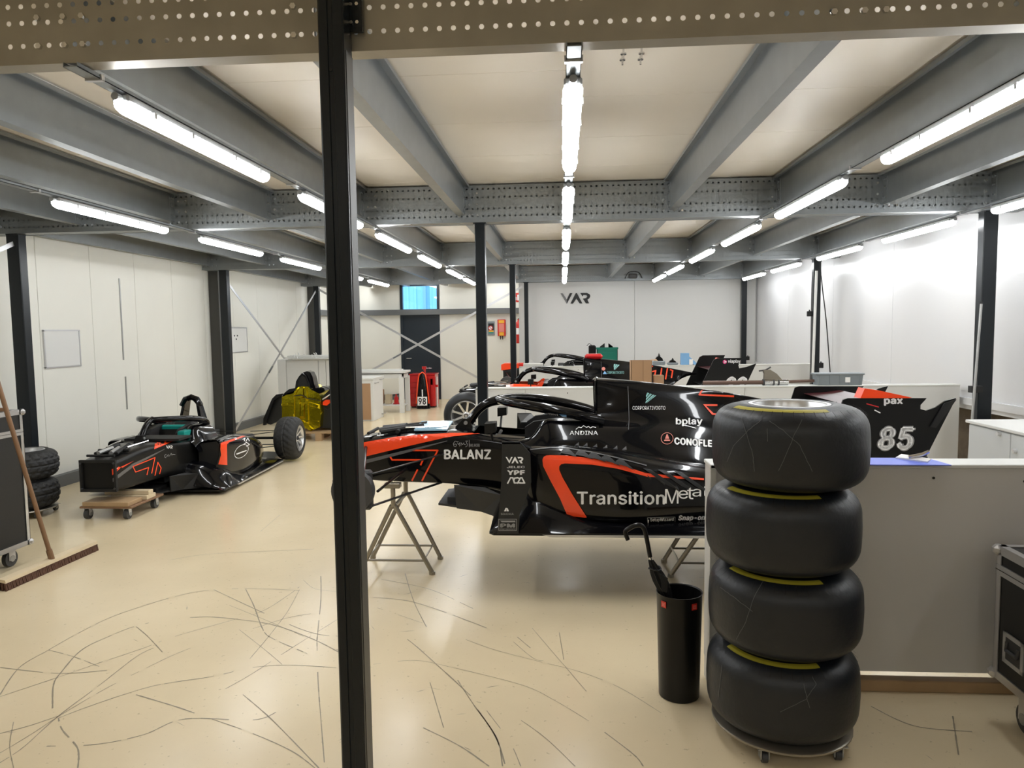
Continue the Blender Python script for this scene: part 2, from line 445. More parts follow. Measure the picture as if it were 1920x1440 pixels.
names = ['worn perforated steel main beam nearest the viewer, above the front black post', 'second perforated steel main beam from the viewer, over the near racing car row', 'third perforated steel main beam from the viewer, in front of the farthest one', 'farthest perforated steel main beam, just before the wall with the logo']
for bi, y in enumerate(BEAM_Y):
    t = thing('main_beam', names[bi], 'beam', (0, y, ZB)); mt = 'galv_dark' if bi == 0 else 'galv'
    pt = 'worn ' if bi == 0 else ''
    for side in (-1, 1):
        if bi == 0 and side == -1: continue
        yw = y if bi == 0 else y+side*0.085
        m = MB(); perforated(m, -5.75, 4.35, yw, [ZB+0.064, ZB+0.146, ZB+0.205, ZB+0.285] if bi == 0 else [ZB+0.053, ZB+0.12, ZB+0.225, ZB+0.30], ZB, ZT)
        m.build('web', mt, t, True)
        m = MB(); yo, ye = (y+0.085, y) if bi == 0 else (y+side*0.006, y+side*0.085); le = -1 if bi == 0 else side
        m.box((-5.75, ye, ZB), (4.35, yo, ZB+0.003)); m.box((-5.75, ye, ZB-0.004), (4.35, ye+le*0.004, ZB+0.012))
        m.build('lower_flange', mt, t, True)
        m = MB(); m.box((-5.75, ye, ZT-0.003), (4.35, yo, ZT)); m.box((-5.75, ye, ZT-0.012), (4.35, ye+le*0.004, ZT)); m.build('upper_flange', mt, t, True)
    m = MB()         # joist cleat bolts on the web
    for x in JX:
        for dx in (-0.05, 0.05, 0.12):
            for dz in (0.06, 0.16, 0.26):
                yb_ = y if bi == 0 else y-0.085
                m.cyl((x+dx, yb_-0.012, ZB+dz), (x+dx, yb_, ZB+dz), 0.011, 6)
    m.build('bolt', 'chrome', t, True)['kind'] = 'stuff'

# posts
def post(x, y, label, w=0.095, d=0.10, front=False):
    t = thing('steel_post', label, 'post', (x, y, 0), 0)
    m = MB()
    if front:       # C section seen from its ribbed back
        w2 = 0.045
        m.prism([(-w2, -0.045, 0), (-w2+0.006, -0.05, 0), (-0.012, -0.05, 0), (-0.010, -0.044, 0), (0.006, -0.044, 0), (0.008, -0.05, 0), (w2-0.006, -0.05, 0), (w2, -0.045, 0), (w2, 0.046, 0), (-w2, 0.046, 0)], (0, 0, ZT))
    else: m.box((-w/2, -d/2, 0.006), (w/2, d/2, ZB-0.001), bev=0.006)
    m.build('shaft', 'post', t)
    if not front: MB().box((-0.09, -0.09, 0), (0.09, 0.09, 0.008)).build('base_plate', 'post', t)
    if front:
        MB().box((0.043, 0.030, ZB+0.055), (0.090, 0.0465, ZT)).build('head_plate', 'post', t); MB().box((-0.066, 0.030, ZB+0.052), (-0.043, 0.0465, ZT)).build('head_plate', 'post', t)
        for (dx, dz) in ((-0.050, .085), (-0.050, .147), (0.073, .085), (0.073, .147), (0.052, .085), (0.052, .147)):
            MB().cyl((dx, 0.022, ZB+dz), (dx, 0.030, ZB+dz), 0.0065, 6).build('bolt', 'chrome', t)
        m = MB(); m.box((0.043, -0.03, 0.0), (0.047, 0.046, ZB-.03)); m.build('side_sheen', 'column', t)  # brown-grey sheet lightens this side, a reflection put into the colour
        MB().cyl((-0.004, -0.051, 2.60), (-0.004, -0.048, 2.60), 0.005, 8).build('hole', 'black', t)
    else:
        MB().box((-0.06, -0.06, ZB-0.012), (0.06, 0.06, ZB-0.002)).build('head_plate', 'post', t)
        MB().cyl((0.0, -0.0515, 2.55), (0.0, -0.049, 2.55), 0.008, 8).build('hole', 'black', t)
    return t
post(-0.785, 2.556, 'large black ribbed steel post in the foreground, nearest the viewer', front=True)
post(POST_X[0], 6.85, 'black steel post by the left wall behind the small stack of grooved tyres', w=0.135)
post(POST_X[1], 6.85, 'black steel post rising behind the halo of the nearest racing car', w=0.095)
post(POST_X[2], 6.85, 'black steel post behind the white low cabinet at the right', w=0.125)
post(POST_X[0], 11.25, 'black steel post behind the racing car on the left, where the strap bracing starts', w=0.13)
post(POST_X[1], 11.25, 'slim black steel post beside the red fire blanket box', w=0.09)
post(POST_X[2], 11.25, 'black steel post with a white tube and black cable, above the grey crate', w=0.11)
post(POST_X[0], 15.60, 'far left black steel post by the back wall, above the stacked shelf boards', w=0.12)
post(POST_X[1], 15.52, 'slim black steel post at the left edge of the grey wall with the logo', w=0.085)
post(POST_X[2], 15.60, 'black steel post at the far right corner of the grey wall with the logo', w=0.11)

# left wall: tall sandwich panels with seams
wl = B('wall_left', (-5.95, -5.2, 0), (-5.74, 17.6, 3.5), 'cream'); tag(wl, kind='structure')
edges = [-5.2, -3.9, -2.8, -1.7, -0.6, 0.5, 1.6, 2.7, 3.75, 4.7, 5.65, 6.6, 7.52, 8.42, 9.33, 10.25, 11.2, 12.2, 13.2, 14.2, 15.2, 16.2, 17.6]
for a, b in zip(edges[:-1], edges[1:]):
    MB().box((-5.74, a+0.003, 0.10), (-5.70, b-0.003, 3.5), bev=0.003).build('wall_panel', 'cream', wl)
for (y, z0, z1) in ((8.98, 1.37, 2.42), (9.0, 0.72, 1.15)):
    B('seam_strip', (-5.70, y, z0), (-5.692, y+0.022, z1), 'pipe', wl)
bl = B('baseboard_left', (-5.74, -5.2, 0), (-5.62, 17.45, 0.13), 'girt'); tag(bl, kind='structure')
for (y, lab) in ((11.36, 'brown-grey wide steel wall column on the left wall behind the black post'), (15.9, 'brown-grey steel wall column in the far left corner'), (5.9, 'grey wall column at the left edge behind the flight case')):
    t = thing('wall_column', lab, 'column', (-5.62, y, 0))
    w = 0.155
    MB().box((-0.08, 0, 0), (w-0.075, 0.012, 3.04)).build('flange', 'column', t)
    MB().box((-0.08, 0.30, 0), (w-0.075, 0.312, 3.04)).build('flange', 'column', t)
    MB().box((w-0.11, 0.012, 0), (w-0.09, 0.30, 3.04)).build('web', 'column', t)

# back wall left part, with door and window
wb = MB(); wb.box((-6.0, 17.56, 0), (-3.95, 17.75, 3.5)); wb.box((-3.0, 17.56, 0), (-0.9, 17.75, 3.5)); wb.box((-3.95, 17.56, 2.80), (-3.0, 17.75, 3.5)); wb.box((-3.95, 17.56, 2.10), (-3.0, 17.75, 2.19))
wb = wb.build('wall_back', 'cream'); tag(wb, kind='structure')
for a, b in ((-5.70, -5.05), (-5.05, -3.95), (-3.0, -2.02), (-2.02, -0.98)):
    MB().box((a+0.003, 17.52, 0.0), (b-0.003, 17.56, 3.5), bev=0.003).build('wall_panel', 'cream', wb)
tag(B('baseboard_back', (-5.70, 17.46, 0), (-3.95, 17.52, 0.13), 'girt'), kind='structure')
g = B('trim_1', (-5.7, 17.40, 2.08), (-0.98, 17.50, 2.21), 'girt'); tag(g, kind='structure')
tag(B('trim_2', (-5.70, 16.25, 2.08), (-5.60, 17.40, 2.21), 'girt'), kind='structure')
d = B('door_1', (-3.93, 17.54, 0.005), (-3.02, 17.60, 2.08), 'dooor', bev=0.004); tag(d, kind='structure')
m = MB(); m.box((-3.96, 17.50, 0), (-3.90, 17.62, 2.09)); m.box((-3.05, 17.50, 0), (-2.99, 17.62, 2.09)); m.box((-3.90, 17.50, 2.03), (-3.05, 17.62, 2.09)); m.build('door_frame', 'dooor', d)
m = MB(); m.tube([(-3.82, 17.53, 1.02), (-3.82, 17.47, 1.02), (-3.70, 17.47, 1.02)], 0.01, 8); m.build('door_handle', 'alu', d)
w = MB(); w.box((-3.96, 17.50, 2.19), (-3.90, 17.62, 2.81)); w.box((-3.05, 17.50, 2.19), (-2.99, 17.62, 2.81)); w.box((-3.90, 17.50, 2.19), (-3.05, 17.62, 2.22)); w.box((-3.90, 17.50, 2.78), (-3.05, 17.62, 2.81))
w = w.build('window_1', 'dooor'); tag(w, kind='structure')
B('pane', (-3.90, 17.55, 2.22), (-3.05, 17.556, 2.78), 'glass', w)
# blue corrugated building outside
t = thing('blue_building', 'light blue corrugated steel building seen through the window over the door', 'building', (-3.5, 24.0, 0))
m = MB(); x = -9.0; prof = []
while x < 3: prof += [(x, 24.0, 0), (x+0.14, 24.0, 0), (x+0.17, 23.96, 0), (x+0.23, 23.96, 0)]; x += 0.26
m.add([(a, b, 0) for a, b, _ in prof]+[(a, b, 6) for a, b, _ in prof], [(i, i+1, i+1+len(prof), i+len(prof)) for i in range(len(prof)-1)])
m.build('cladding', 'bluewall', t, True); B('downpipe', (-4.6, 23.86, 0), (-4.52, 23.95, 6), 'lightblue', t, True)
gp = thing('outdoor_shrub', 'dark leafy shoots outside the lower left corner of the window', 'plant', (-5.05, 20.5, 0)); gm = MB()
for i in range(26):
    a = random.uniform(0, 6.28); z = 1.4+i*0.055; r = random.uniform(.06, .18)
    c = Vector((-5.05+random.uniform(-.03, .03), 20.5, z)); e = c+Vector((math.cos(a)*r, math.sin(a)*r, .05))
    gm.add([c, (c+e)/2+Vector((0, 0, .03)), e, (c+e)/2-Vector((0, 0, .02))], [(0, 1, 2, 3)])
gm.build('leaves', 'green', gp, True)['kind'] = 'stuff'
MB().tube([(-5.05, 20.5, 0), (-5.05, 20.5, 2.9)], 0.012, 6).build('stem', 'wood', gp, True)
# return wall and the grey partition wall with the logo
wr = B('wall_return', (-0.94, 15.75, 0), (-0.80, 17.56, 3.5), 'grey_sheet'); tag(wr, kind='structure')
wg = B('wall_back_right', (-0.94, 15.79, 0), (4.3, 15.95, 3.5), 'grey_sheet'); tag(wg, kind='structure')
for a, b in ((-0.80, 1.56), (1.56, 3.92), (3.92, 4.12)):
    MB().box((a+0.003, 15.75, 0), (b-0.003, 15.79, 3.03), bev=0.002).build('wall_panel', 'grey_sheet', wg)
lg = [[tuple(at(x, y, 'y', 15.745)) for x, y in P] for P in var_polys((1051, 549.5, 1107, 569.5))]
# wall logo: three letters, the left stroke of the first one fading to grey
vx = thing('wall_logo_letters', 'black three letter team logo on the grey back wall', 'sign', tuple(at(1079, 570, 'y', 15.745)))
x0, x1 = at(1051, 560, 'y', 15.74).x, at(1107, 560, 'y', 15.74).x; z0, z1 = at(1079, 569.5, 'y', 15.74).z, at(1079, 549.5, 'y', 15.74).z
def lp(a, b): return (x0+a*(x1-x0), 15.748, z0+b*(z1-z0))
MB().prism([lp(*p) for p in [(0, 1), (.075, 1), (.21, .42), (.21, 0)]], (0, -0.01, 0)).build('letter_stroke', mat('grey_letter', (0.16, 0.16, 0.16), 0.4), vx, True)['label'] = 'grey left stroke of the letter V'
MB().prism([lp(*p) for p in [(.21, .42), (.31, 1), (.40, 1), (.21, 0)]], (0, -0.01, 0)).build('letter_stroke', 'blackprint', vx, True)
for P in VAR[1:]: MB().prism([lp(*p) for p in P], (0, -0.01, 0)).build('letter', 'blackprint', vx, True)
# right wall: glossy sheets hung clear of the floor, rough wall behind
wrr = B('wall_right', (4.55, -5.2, 0), (4.7, 15.9, 3.5), 'clutter'); tag(wrr, kind='structure')
for a, b in ((-5.2, -2.7), (-2.7, -0.2), (-0.2, 2.3), (2.3, 4.8), (4.8, 7.28), (7.28, 9.4), (9.4, 11.4), (11.4, 13.6), (13.6, 15.75)):
    MB().box((4.14, a+0.003, 0.82), (4.16, b-0.003, 3.03), bev=0.002).build('wall_panel', 'gloss_sheet', wrr)
B('ledge', (4.10, -5.2, 0.87), (4.14, 15.7, 0.94), 'gloss_sheet', wrr)
# walls behind the viewer
tag(B('wall_front', (-6, -5.3, 0), (5, -5.2, 3.5), 'cream'), kind='structure')

# lamps: five rows of rails, two tube lights per bay
rowsx = [(-3.585, 'far left'), (-1.79, 'left'), (0.05, 'middle'), (1.85, 'right'), (3.62, 'far right')]
slots = [(2.9, 4.33), (4.93, 6.42), (7.02, 8.48), (9.08, 10.6), (11.35, 12.82), (13.30, 14.78)]
words = ['nearest the viewer', 'second nearest', 'third nearest', 'fourth nearest', 'fifth nearest', 'farthest']
def tube_light(L):
    t = thing('tube_light', '', 'light', (0, 0, 0), group='tube lights under the mezzanine'); hw = 0.040
    def sec(w, z0, z1, c=0.014): return [(-w, z0), (-w+c, z0-c*0.9), (w-c, z0-c*0.9), (w, z0), (w-0.004, z1), (-w+0.004, z1)]
    m = MB(); n = 8
    # diffuser: rounded trough with rounded ends
    rows = []
    for y, s in ((0, .55), (0.015, .85), (0.045, 1), (L-0.045, 1), (L-0.015, .85), (L, .55)):
        rows.append([(math.cos(PI+PI*j/n)*hw*s, y, -0.005+math.sin(PI+PI*j/n)*0.042*s) for j in range(n+1)])
    k = n+1; v = [p for r in rows for p in r]
    f = [(i*k+j, i*k+j+1, (i+1)*k+j+1, (i+1)*k+j) for i in range(5) for j in range(n)] + [tuple(range(k)), tuple(range(5*k, 6*k))]
    m.add(v, f); m.build('diffuser', 'lamp', t, smooth=True)
    MB().box((-hw+0.004, 0.004, -0.005), (hw-0.004, L-0.004, 0.03), bev=0.008).build('housing', 'housing', t)
    for y in (0.18, 0.5, L-0.5, L-0.18): MB().box((-hw-0.005, y, -0.022), (hw+0.005, y+0.018, 0.004)).build('clip', 'alu', t)
    MB().cyl((0, -0.03, 0.01), (0, 0.004, 0.01), 0.016, 10).build('cable_gland', 'housing', t)
    return t
ltypes = {}
for rx, rn in rowsx:
    rail = thing('lamp_rail', 'grey steel rail carrying the %s row of tube lights' % rn, 'rail', (rx, 2.60, 2.68))
    m = MB(); m.box((-0.028, 0, 0), (0.028, 12.33, 0.003)); m.box((-0.028, 0, 0), (-0.025, 12.33, 0.017)); m.box((0.025, 0, 0), (0.028, 12.33, 0.017)); m.build('channel', 'galv', rail)
    for a, b in slots:
        MB().box((-0.034, a-2.60-0.17, -0.006), (0.034, a-2.60-0.15, 0.018)).build('bracket', 'alu', rail)
    for si, (a, b) in enumerate(slots):
        L = 1.45
        if 't' not in ltypes: t = tube_light(L); ltypes['t'] = t
        else: t = copy_tree(ltypes['t'])
        t.location = (rx, (a+b)/2-L/2, 2.648)
        t['label'] = 'lit white tube light, %s in the %s row' % (words[si], rn)
for x, w in ((-3.585, 'left of the door'), (-1.79, 'right of the door'), (-5.0, 'in the far left corner')):  # unseen lamps added beyond the last beam to brighten the back wall
    t = copy_tree(ltypes['t']); t.location = (x+.25, 15.83, 2.86); t['label'] = 'added unseen tube light between joists beyond the farthest beam, ' + w
for x, w in ((-3.2, 'leftmost'), (-1.2, 'second from the left'), (0.8, 'second from the right'), (2.8, 'rightmost')):  # lamps added out of view to light the front beam and partition
    t = copy_tree(ltypes['t']); t.location = (x, -2.2, 3.0); t['label'] = 'added unseen tube light behind the viewer, ' + w + ' of four'
# ceiling hooks near the front
for i, (px, py) in enumerate(((1169, 103), (1203, 102), (1167, 114), (1201, 113))):
    p = at(px, py, 'z', ZD-0.03); t = thing('ceiling_bolt', 'small steel bolt end with washer sticking down from the front deck boards', 'bolt', (p.x, p.y, ZD-0.05), group='bolt ends in the front ceiling boards')
    m = MB(); m.cyl((0, 0, 0), (0, 0, 0.05), 0.005, 8); m.build('stud', 'chrome', t); MB().cyl((0, 0, 0.022), (0, 0, 0.028), 0.015, 10).build('nut', 'chrome', t)

# strap bracing
def strap(name, a, b, parent, w=0.045, t=0.006, nrm=None):
    a, b = Vector(a), Vector(b); d = (b-a).normalized(); n = Vector(nrm); u = d.cross(n).normalized()
    m = MB(); m.prism([a-u*w/2, a+u*w/2, b+u*w/2, b-u*w/2], n*t); return m.build(name, 'alu', parent, True)
def brace(label, a, b, c, d, nrm):
    t = thing('cross_brace', label, 'brace', tuple((Vector(a)+Vector(b)+Vector(c)+Vector(d))/4))
    strap('strap', a, b, t, nrm=nrm); strap('strap', Vector(c)-Vector(nrm)*0.012, Vector(d)-Vector(nrm)*0.012, t, nrm=nrm)
    p = Vector(c)*0.4+Vector(d)*0.6; q = Vector(c)*0.36+Vector(d)*0.64
    MB().tube([p, q], 0.014, 8).build('turnbuckle', 'galv', t, True)
brace('crossed steel bracing straps in front of the dark door', (-5.30, 15.52, 2.62), (-0.82, 15.52, 0.08), (-0.82, 15.50, 2.62), (-5.30, 15.50, 0.25), (0, -1, 0))
brace('crossed steel bracing straps along the left wall behind the gold-wrapped chassis', (-5.36, 11.32, 2.50), (-5.36, 15.5, 0.06), (-5.36, 15.5, 2.58), (-5.36, 11.32, 0.06), (1, 0, 0))
t = thing('brace_strap', 'short steel bracing strap at the left edge beside the near left post', 'brace', (-5.36, 6.78, 2.6))
strap('strap', (-5.36, 6.78, 2.60), (-5.36, 5.5, 2.05), t, nrm=(1, 0, 0))
# ---- partitions between the car bays
def partition(label, x0, x1, y, mt, top=1.07, th=0.15, gap=0.108, joint=None, timber=True):
    t = thing('partition', label, 'partition', ((x0+x1)/2, y, 0))
    js = [x0]+(joint or [])+[x1]
    for a, b in zip(js[:-1], js[1:]):
        MB().box((a+0.0015, y, gap), (b-0.0015, y+0.02, top-0.018), bev=0.0015).build('front_panel', mt, t, True)
        MB().box((a+0.0015, y+th-0.02, gap), (b-0.0015, y+th, top-0.018), bev=0.0015).build('back_panel', mt, t, True)
    B('top_board', (x0-0.004, y-0.004, top-0.018), (x1, y+th+0.004, top), 'trimlight', t, True, bev=0.003)
    B('end_post', (x0, y+0.02, 0.01), (x0+0.03, y+th-0.02, top-0.018), 'part', t, True)
    MB().box((x0-0.003, y-0.004, 0.0), (x0+0.022, y, top-0.004)).build('edge_strip', 'trimlight', t, True)
    if timber:
        B('floor_timber', (x0+0.06, y+0.02, 0.0), (x1, y+0.075, 0.055), 'wood', t, True, bev=0.004)
        for xx in [x0+0.5+1.15*k for k in range(int((x1-x0-0.3)/1.15)+1)]:
            if xx < x1: B('stud', (xx, y+0.022, 0.055), (xx+0.06, y+0.075, gap+0.3), 'palewood', t, True)
    for xx, zz in ((x0+0.98, top-0.06), (x1-1.4, top-0.10), (x0+1.37, top-0.075)):
        MB().cyl((xx, y-0.003, zz), (xx, y, zz), 0.006, 10).build('screw', 'black', t, True)
    return t
partition('grey partition panel on timber in the foreground behind the tyre stack', 0.675, 4.13, 3.31, 'part', joint=[1.86+0.6])
partition('low white partition wall between the nearest racing car and the middle car', -0.93, 4.06, 7.65, 'part2', joint=[-0.40, 1.9], timber=False, gap=0.04, top=1.075)
partition('low white partition wall behind the middle racing car, far bay', -0.72, 4.06, 12.0, 'part2', joint=[1.2], timber=False, gap=0.04, top=1.075)

# dark curved trolley scuffs scratched into the floor paint
SC_ = [[(0,940),(100,800),(250,710),(400,625),(600,530),(900,435),(1100,400),(1350,395),(1540,405)],[(270,1010),(275,890),(310,830),(420,710),(560,640),(690,590),(850,555),(1050,540),(1200,550),(1400,580),(1600,650),(1740,720)],[(300,1060),(320,1120),(390,1200),(405,1250),(400,1317)],[(250,710),(380,745),(510,795)],[(700,590),(760,640),(835,720)],[(0,1240),(150,1150),(320,1040),(560,900),(850,755),(980,700)],[(0,1290),(120,1210),(300,1050),(500,900),(700,745),(790,700)],[(300,1060),(500,985),(750,905),(900,875),(1100,845),(1300,800),(1500,788),(1750,803)],[(0,1140),(150,1100),(300,1050)],[(0,950),(300,850),(500,780),(740,700),(900,640),(1200,555),(1350,510),(1480,430),(1540,385)],[(1540,400),(1480,510),(1390,630),(1285,755)],[(1235,345),(1300,470),(1350,600),(1400,650),(1560,720)],[(1560,350),(1620,395),(1740,410)],[(1160,910),(1300,830),(1500,700),(1740,550)],[(1080,655),(1300,600),(1500,540),(1740,505)],[(1230,605),(1400,740),(1600,920)],[(1250,940),(1400,1070),(1640,1317)],[(1630,660),(1635,850),(1650,1060),(1670,1310)],[(1650,330),(1650,450),(1630,660)],[(240,1205),(500,1195),(740,1145),(950,1065),(1300,1070),(1420,1030)],[(1090,1065),(1300,1140),(1500,1230),(1620,1317)],[(70,1080),(50,1200),(70,1317)],[(700,940),(900,1000),(1000,1035)],[(0,800),(300,830),(550,815)],[(1180,480),(1400,570),(1560,640)],[(1340,100),(1440,15)],[(860,250),(1100,215),(1660,190)],[(1100,400),(1540,600),(1740,640)],
 [(1930,900),(2150,980),(2400,1100),(2600,1317)],[(1950,700),(2300,640),(2700,660),(3100,760)],[(2000,1200),(2300,1050),(2700,980),(3150,900)],[(3150,897),(3480,1028),(3760,1240)],[(2100,500),(2350,700),(2450,950),(2400,1250)],[(2600,420),(2500,700),(2650,1000)],[(2700,1317),(3000,1200),(3300,1150)],[(4480,1000),(4700,1100),(5000,1130)],[(4900,1050),(4930,1250)]]
SR_ = [[(0,165),(150,180),(300,225),(500,300)],[(35,85),(250,130),(440,215)],[(0,205),(250,290),(500,385),(720,445),(900,490),(1080,560),(1270,675)],[(0,460),(180,443),(330,470),(650,550),(800,620),(950,710)],[(140,60),(190,210),(330,460),(430,620),(540,780),(570,910)],[(0,255),(150,350),(300,480),(430,600)],[(455,625),(570,660),(740,770),(890,910)],[(460,660),(540,780),(580,900)],[(500,665),(600,800),(650,910)],[(220,740),(380,820),(510,910)],[(600,345),(700,430),(750,445)],[(635,340),(755,440)],[(820,320),(840,440)],[(1020,760),(1150,860),(1190,910)],[(250,540),(310,740)],[(700,300),(940,580)]]
SC_ = SC_[:28]+[[((700+x/2.352)*2.743, (90+y/2.352)*2.743) for x, y in L] for L in SR_]+SC_[-2:]
rs = random.Random(5); m = MB()
M['scuff'] = mat('floor_scuff', (0.30, 0.255, 0.18), 0.4)
for L in SC_:
    P = catmull([tuple(at(x/2.743, 960+y/2.743, 'z', 0.0)) for x, y in L], 8); on = True; base = rs.uniform(.0014, .0034)
    for i in range(len(P)-1):
        if rs.random() < .10: on = not on
        if not on and rs.random() < .35: on = True
        if not on: continue
        a, b = Vector(P[i]), Vector(P[i+1]); d = (b-a).normalized(); n = Vector((-d.y, d.x, 0)); w0 = base*rs.uniform(.7, 1.2)
        k = len(m.v); m.v += [tuple(a+n*w0+Vector((0, 0, .0006))), tuple(b+n*w0+Vector((0, 0, .0006))), tuple(b-n*w0+Vector((0, 0, .0006))), tuple(a-n*w0+Vector((0, 0, .0006)))]; m.f.append((k, k+1, k+2, k+3))
for i in range(160):       # short nicks
    x, y = rs.uniform(-4.5, 2.2), rs.uniform(1.9, 8.5); a = rs.gauss(0, .5); l = rs.uniform(.01, .05); w0 = rs.uniform(.001, .003); d = Vector((math.cos(a), math.sin(a), 0)); n = Vector((-d.y, d.x, 0)); c = Vector((x, y, .0006))
    k = len(m.v); m.v += [tuple(c-d*l), tuple(c+n*w0), tuple(c+d*l), tuple(c-n*w0)]; m.f.append((k, k+1, k+2, k+3))
m.build('scuff_marks', 'scuff', fl)['kind'] = 'stuff'
# ============================================================ RACING CARS
def tyre_mesh(R, W, wet=False, rimR=0.168):
    """tyre lying on its side: axis z, base at 0"""
    h = W/2
    prof = [(rimR, 0.03), (rimR+0.006, 0.006), (rimR+0.03, 0.0), (R-0.085, 0.006), (R-0.048, 0.018), (R-0.020, 0.042), (R-0.004, 0.078), (R, h*0.8), (R+0.001, h)]
    prof = prof+[(r, W-z) for r, z in prof[::-1][1:]]
    prof = [tuple(p) for p in catmull(prof, 3 if not wet else 2)]
    m = MB()
    if not wet: return m.lathe(prof, 64)
    n = 132; k = len(prof); v = []
    for i, (r, z) in enumerate(prof):
        u = (z-h)/h
        for j in range(n):
            a = 2*PI*j/n; ph = (j+abs(u)*9) % 6
            g = 1 if r > R-0.035 and (ph < 1.2 or abs(abs(u)-0.42) < 0.05 or abs(u) < 0.03) else 0
            rr = r-0.010*g; v.append((rr*math.cos(a), rr*math.sin(a), z))
    return m.add(v, [(i*n+j, i*n+(j+1) % n, (i+1)*n+(j+1) % n, (i+1)*n+j) for i in range(k-1) for j in range(n)])
def tread_prof(R, W):
    pass
def rim_parts(parent, R, W, spokes=True):
    m = MB(); m.lathe([(R, 0.03), (R+0.006, 0.018), (R-0.004, 0.014), (R-0.014, 0.03), (R-0.02, 0.06), (R-0.03, W*0.5), (R-0.02, W-0.05), (R, W-0.03)], 48)
    m.build('rim', 'rim', parent, smooth=True)
    if spokes:
        m = MB()
        for i in range(9):
            a = 2*PI*i/9; c, s = math.cos(a), math.sin(a)
            for da in (-0.045, 0.045): pass
            p = []
            for (r, w_, z) in ((0.042, 0.014, 0.062), (R-0.03, 0.011, 0.034), (R-0.012, 0.020, 0.028)):
                p.append((r, w_, z))
            v = []
            for (r, w_, z) in p:
                for (sw, dz) in ((-1, 0), (1, 0), (1, 0.018), (-1, 0.018)):
                    x, y = r, sw*w_; v.append((x*c-y*s, x*s+y*c, z+dz))
            f = [(0, 1, 2, 3)]
            for q in range(2): f += [(q*4+j, q*4+(j+1) % 4, q*4+4+(j+1) % 4, q*4+4+j) for j in range(4)]
            m2 = MB(); m2.add(v, f); m2.build('spoke', 'rim', parent)
        m = MB(); m.lathe([(0.0, 0.045), (0.02, 0.045), (0.024, 0.05), (0.036, 0.052), (0.046, 0.058), (0.048, 0.09), (0, 0.09)], 24); m.build('hub', 'rim', parent, smooth=True)
        m = MB(); m.lathe([(0.016, 0.036), (0.026, 0.036), (0.028, 0.05), (0.016, 0.05)], 12); m.build('wheel_nut', 'castor', parent)
        m = MB(); m.lathe([(0.05, 0.11), (R-0.025, 0.11)], 32); m.build('brake_disc', 'castor', parent)

def tub_profile(w, zt, zb):
    zm = (zt+zb)/2
    return [(0, zt), (w*0.55, zt), (w*0.93, zt-0.018), (w, zt-0.06), (w, zm), (w*0.97, zb+0.04), (w*0.85, zb+0.004), (w*0.4, zb), (0, zb)]
TUB = [(-1.40, .17, .955, .66), (-1.25, .185, .97, .65), (-1.0, .21, 1.0, .645), (-.72, .25, 1.005, .64), (-.45, .30, .985, .61), (-.2, .335, .965, .53), (.2, .345, .965, .47), (.6, .30, .90, .46), (.9, .20, .80, .46)]
COVER = [(.235, [(0, 1.352), (.08, 1.35), (.115, 1.33), (.125, 1.2), (.15, 1.09), (.28, 1.055), (.345, 1.0), (.385, .91), (.40, .84)]),
         (.46, [(0, 1.332), (.05, 1.33), (.085, 1.30), (.115, 1.2), (.17, 1.08), (.28, 1.03), (.35, .96), (.41, .89), (.44, .83)]),
         (.75, [(0, 1.298), (.02, 1.297), (.045, 1.27), (.08, 1.19), (.15, 1.08), (.24, 1.01), (.33, .93), (.41, .87), (.48, .80)]),
         (1.05, [(0, 1.255), (.010, 1.254), (.018, 1.23), (.045, 1.15), (.11, 1.04), (.19, .96), (.28, .88), (.37, .81), (.46, .74)]),
         (1.25, [(0, 1.220), (.008, 1.219), (.012, 1.19), (.022, 1.13), (.04, 1.06), (.07, .99), (.10, .94), (.13, .91), (.16, .88)]),
         (1.50, [(0, 1.170), (.007, 1.169), (.008, 1.16), (.009, 1.145), (.010, 1.12), (.011, 1.10), (.012, 1.08), (.012, 1.07), (.012, 1.06)]),
         (1.70, [(0, 1.125), (.005, 1.125), (.005, 1.124), (.005, 1.123), (.005, 1.122), (.005, 1.121), (.005, 1.12), (.005, 1.119), (.005, 1.118)])]
SURR = [(-.30, [(.20, .95), (.25, .955), (.30, .955), (.345, .93), (.385, .88), (.41, .83)]),
        (-.22, [(.20, .97), (.25, .98), (.31, .975), (.36, .94), (.40, .88), (.42, .83)]),
        (-.13, [(.20, 1.06), (.245, 1.085), (.30, 1.06), (.35, .98), (.40, .90), (.43, .84)]),
        (-.04, [(.20, 1.075), (.25, 1.10), (.305, 1.075), (.36, .99), (.40, .90), (.43, .84)]),
        (.235, [(.19, 1.07), (.24, 1.085), (.29, 1.06), (.352, .995), (.39, .91), (.41, .84)])]
POD = [(-.24, [(.36, .90), (.45, .945), (.58, .95), (.615, .90), (.60, .78), (.56, .66), (.50, .60), (.38, .585)]),
       (-.18, [(.36, .90), (.46, .955), (.60, .955), (.645, .90), (.64, .76), (.61, .60), (.52, .53), (.38, .52)]),
       (.05, [(.36, .89), (.48, .955), (.61, .95), (.665, .89), (.665, .74), (.645, .56), (.58, .49), (.38, .48)]),
       (.35, [(.36, .87), (.47, .925), (.60, .915), (.67, .855), (.675, .70), (.66, .54), (.60, .48), (.38, .47)]),
       (.70, [(.34, .82), (.44, .86), (.56, .85), (.64, .79), (.655, .67), (.64, .54), (.57, .475), (.34, .46)]),
       (1.10, [(.26, .74), (.36, .78), (.46, .77), (.54, .71), (.56, .62), (.55, .53), (.48, .47), (.26, .46)]),
       (1.50, [(.16, .66), (.22, .69), (.30, .68), (.38, .63), (.40, .57), (.39, .51), (.33, .47), (.16, .46)]),
       (1.80, [(.08, .58), (.12, .60), (.18, .59), (.22, .56), (.23, .53), (.23, .49), (.20, .47), (.08, .46)])]
Z0 = 0.44
